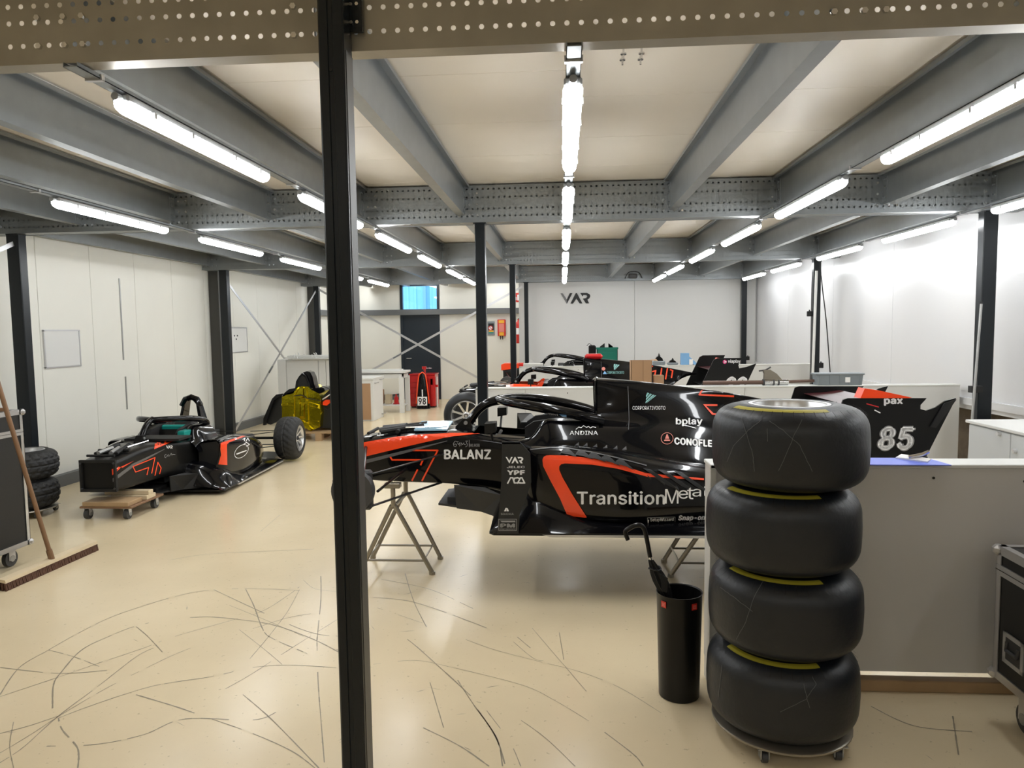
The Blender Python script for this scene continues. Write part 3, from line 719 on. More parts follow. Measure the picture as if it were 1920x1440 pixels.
def make_car(name, label, loc, rz=0, cover=True, pods=True, wing=True, halo=True, front_wheels=False, rear_wheels=False, front='closed', stand=None, orange_side=False, surround=True, hoop=False, panel=True, susp=True, rear_x=1.65, wing_px=None):
    root = thing(name, label, 'racing car', loc, rz)
    P = {}
    def bd(m, nm, mt, par=root, smooth=True, ang=0.6):
        m.v = [(x, y, z-Z0) for x, y, z in m.v]
        o = m.builds(nm, mt, par, smooth=smooth, ang=ang); return o if len(o) > 1 else o[0]
    def cockpit(cx, cy, cz): return -0.63 < cx < 0.10 and abs(cy) < 0.185 and cz > 0.9
    m = loft([(x, tub_profile(w, a, b)) for x, w, a, b in TUB], 5, 3, full=True, skip=cockpit)
    P['tub'] = bd(m, 'chassis', 'blackgloss' if front != 'bare' else 'blacksatin')
    # open front bulkhead
    m = MB()
    for (a, b) in (((-.17, .66), (.17, .685)), ((-.17, .93), (.17, .955)), ((-.17, .685), (-.15, .93)), ((.15, .685), (.17, .93))): m.box((-1.425, a[0], a[1]), (-1.395, b[0], b[1]))
    bd(m, 'front_bulkhead', 'black', smooth=False)
    for s in (-1, 1):
        for z in (.69, .925): bd(MB().cyl((-1.435, s*.155, z), (-1.42, s*.155, z), 0.009, 8), 'bolt', 'castor', smooth=False)
    # cockpit
    m = MB(); m.box((-.60, -.17, .56), (.10, .17, .575)); m.box((.02, -.18, .6), (.04, .18, 1.0)); m.box((-.60, -.185, .57), (.05, -.175, .93)); m.box((-.60, .175, .57), (.05, .185, .93))
    bd(m, 'cockpit_well', 'black', smooth=False)
    m = MB(); m.prism([(-.33, -.14, .62), (-.05, -.14, .62), (.02, -.14, 1.04), (-.05, -.14, 1.05), (-.14, -.14, .74), (-.33, -.14, .70)], (0, .28, 0)); bd(m, 'seat', 'plastic_black', smooth=False)
    for s in (-1, 1):
        m = MB(); m.prism([(-.26, s*.185, .93), (-.26, s*.185, 1.03), (-.20, s*.185, 1.07), (.02, s*.185, 1.10), (.10, s*.185, .95)], (0, -s*.045, 0)); bd(m, 'head_restraint', 'fabric_black', smooth=False)
    m = MB(); m.tube([(-.46+0.02*math.sin(a), .1*math.cos(a), .93+.05*math.sin(a)) for a in [2*PI*i/16 for i in range(16)]], 0.012, 6, closed=True); m.box((-.48, -.06, .90), (-.46, .06, .955)); bd(m, 'steering_wheel', 'black', smooth=False)
    # dampers and rods on the front of the chassis top
    m = MB()
    m.tube([(-1.28, -.10, .99), (-.98, -.05, 1.03)], 0.017, 8); m.tube([(-1.28, .10, .99), (-.98, .05, 1.03)], 0.017, 8)
    m.tube([(-1.36, -.13, .985), (-1.36, .13, .985)], 0.012, 8); m.tube([(-1.15, -.15, 1.0), (-1.15, .15, 1.0)], 0.014, 8)
    bd(m, 'front_dampers', 'black')
    m = MB(); m.tube([(-1.30, -.06, 1.0), (-1.12, -.03, 1.02)], 0.018, 10); m.tube([(-1.30, .06, 1.0), (-1.12, .03, 1.02)], 0.018, 10)
    bd(m, 'reservoir', 'pipe' if not susp else 'castor')
    m = MB(); m.tube([(-1.10, -.10, 1.02), (-.80, -.14, 1.035)], 0.009, 6); m.tube([(-1.10, .10, 1.02), (-.80, .14, 1.035)], 0.009, 6); bd(m, 'pushrod_link', 'chrome')
    # front suspension
    for s in ((-1, 1) if susp else ()):
        yh = s*0.68
        m = MB()
        m.tube([(-1.22, yh, .60), (-.83, s*.19, .655)], .013, 8, flat=.5); m.tube([(-1.24, yh, .60), (-1.36, s*.17, .67)], .013, 8, flat=.5)
        bd(m, 'lower_wishbone', 'blacksatin')
        m = MB()
        m.tube([(-1.23, yh, .80), (-.80, s*.22, .86)], .011, 8, flat=.5); m.tube([(-1.25, yh, .80), (-1.37, s*.17, .90)], .011, 8, flat=.5)
        m.tube([(-1.16, yh, .70), (-1.08, s*.19, .75)], .009, 8)
        bd(m, 'upper_wishbone', 'blacksatin')
        if not front_wheels:
            m = MB(); Q = Matrix.Translation((-1.31, s*.70, .71)) @ Matrix.Rotation(-s*PI/2*-1, 4, 'X')
            m.lathe([(0.0, -.035), (.130, -.035), (.135, -.02), (.135, .02), (.125, .03), (.05, .035), (.045, .06), (0, .06)], 36, m=Q); bd(m, 'brake_disc', 'castor')
            m = MB(); m.box((-1.43, s*.66, .64), (-1.37, s*.74, .79), bev=.01); bd(m, 'brake_caliper', 'black', smooth=False)
        m = MB(); m.box((-1.28, s*.62, .58), (-1.20, s*.69, .83), bev=.015); bd(m, 'upright', 'carbon_grey', smooth=False)
    if halo:
        m = MB()
        def cm(p, n=6): return catmull(p, n)
        pyl = cm([(-.70, 0, 1.005), (-.655, 0, 1.06), (-.60, 0, 1.13), (-.53, 0, 1.18), (-.44, 0, 1.205)])
        m.tube(pyl, [0.036-0.006*math.sin(i/len(pyl)*PI) for i in range(len(pyl))], 12)
        for s in (-1, 1):
            arm = cm([(-.46, 0, 1.205), (-.42, s*.09, 1.205), (-.34, s*.19, 1.20), (-.20, s*.27, 1.185), (0.0, s*.295, 1.15), (.16, s*.28, 1.11), (.26, s*.25, 1.075)])
            m.tube(arm, [0.027+0.007*math.sin(min(i/len(arm)*1.3, 1)*PI/2) for i in range(len(arm))], 12)
        P['halo'] = bd(m, 'halo', 'blackgloss')
        m = MB(); m.box((-.76, -.035, .995), (-.64, .035, 1.025), bev=.006); m.prism([(-.755, -.035, 1.02), (-.64, -.035, 1.02), (-.66, -.035, 1.075), (-.70, -.035, 1.075)], (0, .07, 0)); bd(m, 'halo_mount', 'blacksatin', smooth=False)
        bd(MB().cyl((-.685, -.045, 1.045), (-.685, .045, 1.045), .014, 12), 'halo_bolt', 'pipe')
    # mirrors
    for s in ((-1, 1) if susp else ()):
        m = MB(); m.prism([(-.50, s*.40, 1.035), (-.43, s*.40, 1.045), (-.43, s*.40, 1.105), (-.50, s*.40, 1.10)], (0, s*.12, 0)) if front != 'x' else None
        bd(m, 'mirror', 'blacksatin', smooth=False)
        bd(MB().tube([(-.47, s*.42, 1.04), (-.47, s*.30, .96)], .008, 6), 'mirror_stalk', 'black')
    if surround:
        P['surround'] = bd(loft(SURR, 5, 3, sides=(1, -1)), 'cockpit_surround', 'blackgloss')
    else:
        m = MB()
        for s in (-1, 1): m.box((-.15, s*.2, .9), (.22, s*.32, 1.02), bev=.02)
        bd(m, 'cockpit_surround', 'blackgloss', smooth=False)
    if cover:
        P['cover'] = bd(loft(COVER, 7, 3, full=True, caps=False), 'engine_cover', 'blackgloss')
        m = MB(); m.prism([(.24, -.105, 1.10), (.24, .105, 1.10), (.24, .10, 1.335), (.24, -.10, 1.335)], (.02, 0, 0)); bd(m, 'air_intake', 'black', smooth=False)
        m = MB(); m.tube([(.235, -.118, 1.09), (.228, -.11, 1.2), (.225, -.10, 1.335), (.235, 0, 1.35), (.225, .10, 1.335), (.228, .11, 1.2), (.235, .118, 1.09)], .012, 6); bd(m, 'intake_lip', 'blackgloss')
        if surround:
            m = MB(); m.tube([(.445, -.095, 1.30), (.447, -.12, 1.2), (.445, -.178, 1.082), (.43, -.30, 1.03)], .002, 4); bd(m, 'panel_seam', 'stripe')
    if hoop:
        m = MB(); hx = .2
        for s in (-1, 1):
            m.prism([(.16, s*.15, 1.0), (.34, s*.15, 1.0), (.29, s*.10, 1.28), (.25, s*.05, 1.345), (.19, s*.05, 1.345), (.20, s*.10, 1.28)], (0, -s*.035, 0))
        m.tube([(.22, -.11, 1.26), (.22, -.07, 1.335), (.22, 0, 1.36), (.22, .07, 1.335), (.22, .11, 1.26)], .035, 8)
        m.v = [(x+hx, y, z) for x, y, z in m.v]; bd(m, 'roll_hoop', 'blackgloss', ang=.5)
        bd(MB().tube([(.54, -.03, 1.24), (.70, -.05, .9)], .02, 8), 'roll_hoop_stay', 'black')
        bd(MB().box((.18, -.13, .95), (.34, .13, 1.11), bev=.04), 'headrest', 'black', smooth=False)
    if pods:
        P['pod'] = bd(loft(POD, 6, 3, sides=(1, -1)), 'sidepod', 'blackgloss')
        m = MB()
        for s in (-1, 1):
            m.prism([(-.22, s*.37, .60), (-.22, s*.57, .62), (-.22, s*.60, .90), (-.22, s*.57, .935), (-.22, s*.37, .91)], (.03, 0, 0))
        bd(m, 'radiator_duct', 'black', smooth=False)
        for s in (-1, 1):     # louvres on the shoulder
            for k in range(7):
                x = .13+k*.085; zt = .955-.045*k**1.35*.35; y = s*(.595+.006*k)
                m = MB(); m.prism([(x-.035, y-s*.06, zt-.005), (x+.035, y-s*.05, zt-.012), (x+.06, y+s*.065, zt-.075), (x+.005, y+s*.045, zt-.035)], (-.0, 0, .010)); bd(m, 'louvre', 'carbon', smooth=False)
    # floor and splitter
    m = MB(); out = [(-.46, .70), (-.43, .735), (-.1, .74), (.6, .735), (1.35, .72), (1.42, .56), (1.9, .52), (1.95, .3)]
    poly = [(x, -d, .440) for x, d in out]+[(x, d, .440) for x, d in out[::-1]]
    m.prism(poly, (0, 0, .016)); P['floor'] = bd(m, 'underfloor', 'blacksatin', smooth=False)
    bd(MB().prism([(-.08, -.742, .432), (1.30, -.742, .432), (1.30, -.742, .447), (-.13, -.742, .447)], (0, .02, 0)), 'floor_edge_strip', 'alu', smooth=False)
    SH = [(-.455, [(.25, .52), (.40, .50), (.55, .485), (.68, .465), (.735, .452)]),
          (-.36, [(.25, .72), (.42, .68), (.58, .58), (.69, .49), (.738, .455)]),
          (-.2, [(.3, .74), (.48, .70), (.62, .63), (.70, .53), (.738, .456)]),
          (0, [(.3, .70), (.50, .64), (.64, .56), (.70, .49), (.738, .456)]),
          (.25, [(.3, .60), (.52, .52), (.65, .495), (.70, .47), (.735, .456)]),
          (.9, [(.2, .56), (.40, .52), (.62, .50), (.70, .468), (.735, .456)]),
          (1.35, [(.2, .52), (.35, .49), (.5, .475), (.62, .462), (.70, .456)])]
    P['shoulder'] = bd(loft(SH, 5, 3, sides=(1, -1)), 'floor_shoulder', 'blackgloss')
    m = MB(); m.prism([(-.86, -.22, .50), (-.70, -.30, .50), (-.55, -.30, .50), (-.55, .30, .50), (-.70, .30, .50), (-.86, .22, .50)], (0, 0, .014)); m.box((-.80, -.2, .514), (-.60, .2, .55)); bd(m, 'splitter', 'carbon_grey' if susp else 'black', smooth=False)
    m = MB(); m.prism([(-.86, 0, .64), (-.74, 0, .60), (-.68, 0, .54), (-.60, 0, .50), (-.3, 0, .47), (-.3, 0, .64)], (0, .05, 0)); m.v = [(x, y-.025, z) for x, y, z in m.v]; bd(m, 'keel', 'black', smooth=False)
    for s in (-1, 1):
        m = MB(); m.prism([(-.735, s*.31, .66), (-.72, s*.31, .50), (-.55, s*.34, .485), (-.42, s*.42, .465), (-.33, s*.50, .455), (-.33, s*.50, .56), (-.40, s*.44, .62), (-.52, s*.36, .655)], (0, -s*.008, 0)); bd(m, 'barge_board', 'carbon_grey' if susp else 'black', smooth=False)
        if panel:
            A = [(p.x, p.z) for p in [at(px, py, 'y', 4.295) for px, py in ((941, 829), (975, 829), (994, 850), (996, 905), (985, 938), (974, 966), (972, 1001), (932, 1001), (937, 940), (940, 900))]]
            m = MB(); m.prism([(x, s*.755, z) for x, z in A], (0, -s*.014, 0)); m.prism([(A[0][0], s*.755, A[0][1]), (A[1][0], s*.755, A[1][1]), (A[1][0]+.06, s*.60, .965), (A[0][0]+.04, s*.56, .97)], (0, 0, -.012))
            P['panel%d' % s] = bd(m, 'deflector_panel', 'carbon', smooth=False)
    # rear suspension
    for s in (-1, 1):
        m = MB(); yh = s*.62
        m.tube([(1.60, yh, .60), (1.35, s*.16, .57)], .013, 8, flat=.5); m.tube([(1.66, yh, .60), (1.85, s*.12, .57)], .013, 8, flat=.5)
        m.tube([(1.62, yh, .79), (1.32, s*.16, .76)], .011, 8, flat=.5); m.tube([(1.66, yh, .79), (1.82, s*.12, .76)], .011, 8, flat=.5); m.tube([(1.65, yh, .69), (1.65, s*.1, .69)], .017, 8)
        bd(m, 'rear_wishbone', 'blacksatin')
        m = MB(); m.box((1.60, s*.58, .58), (1.70, s*.66, .81), bev=.015); bd(m, 'upright', 'black', smooth=False)
    m = MB(); m.box((.85, -.15, .50), (1.9, .15, .72), bev=.03); bd(m, 'gearbox', 'castor', smooth=False)
    def wheel(x, s, z, R, W, wet, rr=.168):
        # a wheel: tyre with rim children, axis across the car
        e = empty('wheel', (x, s*(.90-W/2 if x < 0 else .90-W/2), z-Z0)); e.parent = root
        Q = Matrix.Rotation(s*-PI/2, 4, 'X') @ Matrix.Rotation(PI, 4, 'X')
        # outer face has z small -> points outwards
        e.rotation_euler = (-s*PI/2+PI if False else (PI/2 if s > 0 else -PI/2), 0, 0)
        WM[e.name] = WM[root.name]
        tm = tyre_mesh(R, W, wet, rr); tm.v = [(a, b, c-W/2) for a, b, c in tm.v]; tm.build('tyre', 'rubber_wet' if wet else 'rubber', e, smooth=True, ang=.5)
        n0 = len(bpy.data.objects); before = set(bpy.data.objects)
        rim_parts(e, rr, W)
        for o in set(bpy.data.objects)-before: o.location = (0, 0, -W/2)
        return e
    if front_wheels:
        for s in (-1, 1): wheel(-1.25, s, .685, .287, .25, False, .185)
    if rear_wheels:
        for s in (-1, 1): wheel(rear_x, s, .70, .285, .30, True)
    if wing:
        for s in (-1, 1):
            A = [(1.60, .78), (1.735, 1.235), (1.765, 1.245), (2.235, 1.242), (2.20, 1.20), (2.20, 1.175), (2.235, 1.165), (2.29, 1.185), (2.345, 1.225), (2.41, 1.242), (2.335, 1.08), (2.235, .86), (2.15, .70)]
            if wing_px: A = [(q.x-loc[0], q.z-loc[2]+Z0) for q in [at(px, py, 'y', loc[1]-.47) for px, py in wing_px]]
            m = MB(); m.prism([(x, s*.47, z) for x, z in A], (0, -s*.012, 0)); P['end%d' % s] = bd(m, 'wing_endplate', 'blacksatin', smooth=False)
            if wing_px: continue
            m = MB(); m.prism([(2.335, s*.484, 1.21), (2.405, s*.484, 1.235), (2.29, s*.484, 1.06), (2.255, s*.484, 1.065)], (0, -s*.012, 0)); bd(m, 'endplate_gurney', 'black', smooth=False)
        m = MB(); m.prism([(1.80, -.458, 1.19), (1.90, -.458, 1.17), (2.02, -.458, 1.19), (2.06, -.458, 1.215), (1.95, -.458, 1.20), (1.86, -.458, 1.195)], (0, .916, 0)); bd(m, 'main_plane', mat('shaded_dark_red', (0.05, 0.006, 0.008), .3), smooth=False)  # dark red stands for the wing lying in shade
        m = MB(); m.prism([(1.84, -.468, 1.243), (1.865, -.468, 1.305), (1.95, -.468, 1.292), (2.15, -.468, 1.246), (2.1, -.468, 1.24)], (0, .10, 0)); P['flap'] = bd(MB().add([(x, y, z+(.045 if wing_px else 0)) for x, y, z in m.v], m.f), 'wing_flap', 'orange', smooth=False)
        m = MB(); m.prism([(1.74, -.458, .98), (1.9, -.458, .95), (2.0, -.458, .97), (1.88, -.458, .985)], (0, .916, 0)); bd(m, 'beam_wing', 'blacksatin', smooth=False)
        m = MB(); m.prism([(1.75, -.012, .70), (1.95, -.012, .70), (1.98, -.012, 1.18), (1.86, -.012, 1.19)], (0, .024, 0)); bd(m, 'wing_pylon', 'blacksatin', smooth=False)
    if orange_side:
        m = MB()
        for s in (-1, 1):
            st = [(-.80, .24, .90, .995), (-.70, .27, .885, 1.015), (-.50, .32, .88, 1.01), (-.40, .345, .90, 1.0)]
            v = []; f = []
            for x, d, a, b in st: v += [(x, s*(d+.012), a), (x, s*(d+.012), b-.02), (x, s*(d-.02), b+.012), (x, s*(d-.05), b+.012)]
            for i in range(3):
                for j in range(3): f.append((i*4+j, i*4+j+1, i*4+5+j, i*4+4+j))
            m.add(v, f)
            m.prism([(-.42, s*.345, .99), (-.34, s*.345, .975), (-.30, s*.345, 1.05), (-.33, s*.345, 1.06), (-.40, s*.345, 1.01)], (0, -s*.03, 0))
        bd(m, 'cockpit_side_panel', 'orange', smooth=False)
    return root, P

def trestle(x, y, zt, label, sx=.34, ax=.20, dz=.17):
    t = thing('trestle_stand', label, 'stand', (x, y, 0)); r = .016
    za = zt-dz
    m = MB(); m.tube([(0, -ax, za), (0, ax, za)], .014, 8); m.build('ridge_tube', 'trestle', t)
    for s in (-1, 1):
        MB().tube([(0, s*ax, za), (0, s*ax, zt-.03)], .017, 8).build('upright', 'trestle', t)
        MB().box((-.055, s*ax-.03, zt-.035), (.055, s*ax+.03, zt), bev=.004).build('top_bracket', 'trestle', t)
        for q in (-1, 1):
            m = MB(); m.tube([(q*.012, s*ax, za+.01), (q*sx*.75, s*(ax-.03), .015)], r, 8); m.build('leg', 'trestle', t)
            MB().cyl((q*sx*.75, s*(ax-.03), 0), (q*sx*.75, s*(ax-.03), .02), .022, 8).build('foot', 'trestle', t)
        m = MB(); m.tube([(-sx*.62, s*(ax-.025), .10), (sx*.62, s*(ax-.025), .10)], .008, 6); m.build('cross_tube', 'trestle', t)
    for q in (-1, 1): MB().tube([(q*sx*.6, -ax+.025, .11), (q*sx*.6, ax-.025, .11)], .007, 6).build('cross_tube', 'trestle', t)
    return t

# ---- the nearest car (number 85)
YA = 5.05
A, PA = make_car('racing_car', 'black and orange single-seater racing car number 85, nearest of the cars, on trestles', (0, YA, Z0))
trestle(-1.175, 5.03, .655, 'steel tube trestle stand under the nose end of the nearest racing car')
trestle(.98, 5.02, .44, 'steel tube trestle stand under the rear of the nearest racing car', sx=.34, ax=.19, dz=.05)
TA = bvh([PA[k] for k in ('tub', 'surround', 'cover', 'pod', 'shoulder', 'panel-1', 'end-1')])
TP = bvh([PA['panel-1']]); TE = bvh([PA['end-1']]); TT = bvh([PA['tub']]); TPOD = bvh([PA['pod'], PA['cover'], PA['surround']]); TC = bvh([PA['cover'], PA['surround']])
def zz(pts, s, ox, oy): return [(x/s+ox, y/s+oy) for x, y in pts]
K1 = (5.333, 600, 740); K2 = (4.267, 900, 740); K3 = (5.333, 960, 640)
print_poly([zz([(300, 510), (480, 470), (740, 425), (1000, 400), (1300, 384), (1560, 384), (1600, 390), (1330, 418), (1240, 432), (900, 510), (480, 612), (300, 650)], *K1)], TT, 'orange', A)
print_poly([zz([(300, 690), (480, 645), (900, 545), (1275, 458), (1270, 466), (900, 572), (480, 682), (300, 730)], *K1)], TT, 'stripe', A)
print_poly([zz(P, *K1) for P in strokes([[(925, 557), (1178, 557), (1022, 857)], [(705, 625), (722, 652), (1030, 652), (1008, 700)], [(975, 752), (922, 855)]], 16)], TT, 'orange', A)
print_text('BALANZ', (832.5, 842.8, 920.7, 861), TT, 'white', A, bold=.035)
print_poly([zz(P, *K1) for P in strokes([[(1385, 470), (1350, 465), (1333, 490), (1340, 515), (1360, 518), (1368, 500), (1350, 492), (1338, 500)], [(1375, 480), (1385, 500), (1400, 478), (1395, 515)], [(1410, 512), (1412, 480), (1425, 500), (1440, 480), (1442, 498), (1460, 500)], [(1455, 465), (1475, 462), (1462, 485), (1480, 495), (1470, 515), (1455, 522)], [(1492, 455), (1492, 525)]], 4)], TT, 'greyprint', A, name='signature')
print_text('RAUL RACERS', (880.8, 832, 899.5, 837.5), TT, 'greyprint', A, bold=.03)
# sidepod livery
print_poly([zz([(500, 520), (510, 497), (530, 487), (560, 484), (700, 488), (900, 510), (1100, 553), (1320, 626), (1500, 645), (1790, 670), (1790, 684), (1500, 667), (1340, 657), (1100, 592), (900, 560), (680, 550), (650, 556), (635, 572), (634, 600), (660, 660), (740, 800), (855, 980), (840, 982), (700, 968), (640, 830), (560, 680), (505, 570)], *K2)], TPOD, 'orange', A, off=.006, maxlen=6)
print_text('Transition', (1081.5, 921, 1247, 946), TPOD, 'white', A, bold=.018)
print_text('M', (1247, 917, 1272, 944), TPOD, 'white', A, bold=0); print_text('e', (1272, 919, 1290, 935), TPOD, 'white', A, bold=0); print_text('t', (1288, 914, 1300, 936), TPOD, 'white', A, bold=0); print_text('al', (1298, 912, 1327, 931), TPOD, 'white', A, bold=0)
print_poly([zz(P, *K2) for P in strokes([[(1340, 984), (1560, 978), (1560, 1020), (1340, 1038), (1340, 984)]], 4)], TPOD, 'greyprint', A)
print_text('SetupWizzard', (1219, 971, 1263, 979), TPOD, 'white', A, bold=.02, drop=-1); print_text('Snap-on', (1271.5, 966, 1322, 978), TPOD, 'white', A, bold=.05, shear=.25, drop=-1)
print_poly([zz([(1340, 1000), (1352, 1000), (1350, 1030), (1356, 1034), (1338, 1036), (1342, 1030)], *K2)], TPOD, 'white', A)
# louvres on the sidepod shoulder, and the small notches on the engine cover
for k, (x, y) in enumerate([(1062, 849), (1090, 852.5), (1113, 857), (1137, 862.5), (1163, 869.5)]):
    print_poly([[(x-12, y+1), (x-8, y-5), (x-2, y-8), (x+5, y-6), (x+13, y+1), (x+20+k*2, y+8+k*1.4), (x+12, y+6), (x+2, y+3)]], TPOD, 'carbon_grey', A, name='louvre', off=.010+.002*k, maxlen=5)
for (x, y) in ((1205, 878), (1232, 880), (1262, 883)):
    print_poly([[(x, y), (x+14, y+2), (x+62, y+34), (x+58, y+37), (x+45, y+31)]], TPOD, 'carbon', A, name='louvre', off=.010, maxlen=6)
for (x, y) in ((1084, 833), (1100, 834), (1118, 836), (1137, 838), (1156, 839.5), (1173, 840.5)):
    print_poly([[(x-7, y+3), (x+1, y-4), (x+2, y+3)]], TPOD, 'stripe', A, name='notch', off=.006)
print_poly([zz(P, *K2) for P in strokes([[(400, 440), (560, 424), (700, 428), (900, 462), (1100, 506), (1330, 566)]], 9)], TPOD, 'stripe', A, name='stripe')  # highlight along the pod shoulder, put in as a grey line
# engine cover
print_text('ANDINA', (1068, 808, 1121, 815.5), TC, 'white', A, bold=.01)
print_poly([zz(P, *K3) for P in strokes([[(640, 880), (668, 858), (690, 866), (715, 845), (745, 862), (765, 852), (785, 868), (805, 855), (838, 862)]], 6)], TC, 'white', A)
print_text('CORPORATIVOGTO', (1186, 761.5, 1247.5, 768.5), TC, 'white', A, bold=.0)
print_poly([zz([(1330+a*0, 0), (0, 0), (0, 0)], *K3) for a in ()] + [zz(p, *K3) for p in ([(1352, 512), (1372, 520), (1342, 562), (1338, 545)], [(1380, 522), (1400, 530), (1338, 592), (1340, 572)], [(1408, 533), (1425, 539), (1334, 620), (1336, 602)], [(1430, 540), (1442, 542), (1352, 612), (1340, 618)])], TC, 'teal', A, name='emblem')
print_text('bplay', (1267, 783.5, 1317, 799.5), TC, 'white', A, bold=.03)
print_poly([zz(strokes([[(1700, 838), (1760, 848), (1840, 870)]], 7)[i], *K3) for i in range(2)], TC, 'white', A)
print_text('CONOFLEX', (1264, 820, 1346, 833.5), TC, 'white', A, bold=.05, drop=6)
c = (1550, 972); ring = [(c[0]+60*math.cos(a), c[1]+57*math.sin(a)) for a in [2*PI*i/24 for i in range(25)]]
print_poly([zz(P, *K3) for P in strokes([ring], 5)]+[zz(P, *K3) for P in ([(1545, 930), (1555, 930), (1572, 975), (1530, 975)], [(1527, 982), (1575, 982), (1582, 997), (1518, 997)])], TC, 'pinkish', A, name='emblem')
K4 = (8, 1180, 630)
print_poly([zz(P, *K4) for P in strokes([[(1095, 800), (1050, 880), (1560, 905)]], 26)]+[[(1318, 758), (1345, 758), (1345, 761.5), (1324, 761.5), (1338, 775), (1345, 775), (1345, 778), (1335, 778)]], TC, 'orange', A)
# deflector panel print
print_poly([zz(p, *K2) for p in [[(x, y) for x, y in P] for P in var_polys((205, 498, 347, 550))]], TP, 'white', A, name='emblem')
print_text('JELEC', zz([(215, 570)], *K2)[0]+zz([(358, 588)], *K2)[0], TP, 'white', A, bold=.02)
print_text('YPF', zz([(217, 604)], *K2)[0]+zz([(360, 642)], *K2)[0], TP, 'white', A, bold=.06)
print_poly([zz(P, *K2) for P in strokes([[(222, 708), (245, 664), (262, 664), (275, 706)], [(322, 672), (300, 664), (276, 668), (270, 690), (280, 706), (322, 704)], [(300, 708), (325, 664), (335, 664), (357, 706), (318, 706)]], 11)], TP, 'white', A, name='emblem')
print_text('MAGMA', zz([(168, 945)], *K2)[0]+zz([(270, 963)], *K2)[0], TP, 'greyprint', A, bold=0)
print_poly([zz(p, *K2) for p in ([(192, 933), (205, 906), (215, 906), (208, 933)], [(212, 933), (214, 908), (222, 908), (232, 933), (222, 933)])], TP, 'white', A, name='emblem')
print_poly([zz(P, *K2) for P in strokes([[(150, 996), (292, 996), (292, 1086), (150, 1086), (150, 996)]], 4)]+[zz([(160, 1007), (282, 1007), (282, 1020), (175, 1020)], *K2)], TP, 'greyprint', A)
print_text('PM', zz([(162, 1030)], *K2)[0]+zz([(280, 1063)], *K2)[0], TP, 'greyprint', A, bold=.06)
print_text('PERFORMANCE', zz([(160, 1070)], *K2)[0]+zz([(284, 1080)], *K2)[0], TP, 'greyprint', A, bold=.0)
TH = bvh([PA['halo']])
print_text('VARRONE', zz([(320, 707)], *K3)[0]+zz([(462, 730)], *K3)[0], TH, 'white', A, bold=.03, drop=4, off=.006)
print_poly([zz([(470, 728), (545, 735), (545, 783), (474, 772)], *K3)], TH, 'lightblue', A, name='flag', off=.007); print_poly([zz([(472, 744), (545, 751), (545, 767), (473, 757)], *K3)], TH, 'white', A, name='flag', off=.010)
print_text('pax', (1657, 747, 1693, 761), TE, 'white', A, bold=.05)
print_text('85', (1644, 798, 1717, 846), TE, 'greyprint', A, bold=.07, shear=.2, off=.003); print_text('85', (1646, 800, 1714, 844), TE, 'white', A, bold=.035, shear=.2, off=.006)
print_poly([strokes([[(1640, 769), (1650, 774)]], 2)[0]], TE, 'white', A); print_poly([strokes([[(1625, 757), (1647, 763)]], 2)[0]], TE, 'red', A)
t = A
# film and parts lying on the chassis top
m = MB(); m.prism([(-1.03, -.16, 1.006), (-.80, -.17, 1.008), (-.80, .12, 1.03), (-1.03, .12, 1.03)], (0, 0, .01)); m.v = [(x, y+YA, z) for x, y, z in m.v]
o = m.build('protective_film', 'foam'); tag(o, 'crumpled pale blue protective film lying on the nose end of the nearest racing car', 'film'); rebase(o, (-.91, YA, 1.005))

# ---- middle car (number 22)
Bc, PB = make_car('racing_car', 'black racing car number 22 in the middle bay, with silver spoked front wheel', (.06, 9.6, Z0-.04), wing_px=[(1290, 775), (1338, 675), (1345, 671.5), (1391, 671), (1384.5, 685), (1386, 690.5), (1400, 688), (1418, 681.5), (1399, 722), (1380, 765)], front_wheels=True, orange_side=True)
trestle(-1.1, 9.6, .62, 'steel tube trestle stand under the middle racing car behind the low partition')
trestle(1.05, 9.6, .40, 'steel tube trestle stand under the rear of the middle racing car', sx=.6, ax=.19)
TB = bvh([PB['cover'], PB['surround']]); TBE = bvh([PB['end-1']])
K5 = (8, 1180, 630)
print_poly([zz(P, *K5) for P in strokes([[(260, 485), (345, 455)], [(262, 560), (395, 520), (380, 600)], [(485, 485), (455, 685)], [(570, 490), (545, 645)], [(615, 505), (650, 520), (632, 625)]], 20)], TB, 'orange', Bc)
print_text('CORPORATIVOGTO', (1138, 696, 1170, 701), TB, 'teal', Bc, bold=0)
print_poly([zz(p, *K3) for p in ([(1018, 228), (1035, 225), (1022, 262), (1016, 258)], [(1040, 228), (1056, 232), (1020, 288), (1018, 270)], [(1060, 233), (1076, 236), (1026, 288), (1030, 278)])], TB, 'teal', Bc, name='emblem')
c = (915, 275); print_poly([[(1131.5+3.4*math.cos(a), 691.5+3.4*math.sin(a)) for a in [2*PI*i/14 for i in range(14)]]], TB, 'pinkish', Bc, name='emblem'); print_poly([[(1130, 701.5), (1134, 695.5), (1138, 701.5)]], TB, 'lightblue', Bc, name='emblem')
print_text('viaplay', (1365, 674, 1389, 682), TBE, 'white', Bc, bold=.04, shear=.1); print_poly([[(1359+3.8*math.cos(a), 678.5+3.8*math.sin(a)) for a in [2*PI*i/14 for i in range(14)]]], TBE, 'pink', Bc, name='emblem'); print_poly([strokes([[(1357.5, 676.5), (1361.5, 678.5)]], 1.2)[0], strokes([[(1361.5, 678.5), (1357.5, 680.5)]], 1.2)[0]], TBE, 'white', Bc, name='emblem', off=.008)
print_text('22', (1358, 706, 1401, 732), TBE, 'white', Bc, bold=.07, shear=.25)
m = MB(); m.prism([(.245, -.11, 1.352), (.25, -.05, 1.40), (.47, -.05, 1.39), (.52, -.11, 1.37), (.45, -.11, 1.345)], (0, 0, 0)) if False else m.box((.235, -.10, 1.335), (.47, .10, 1.40), bev=.025)
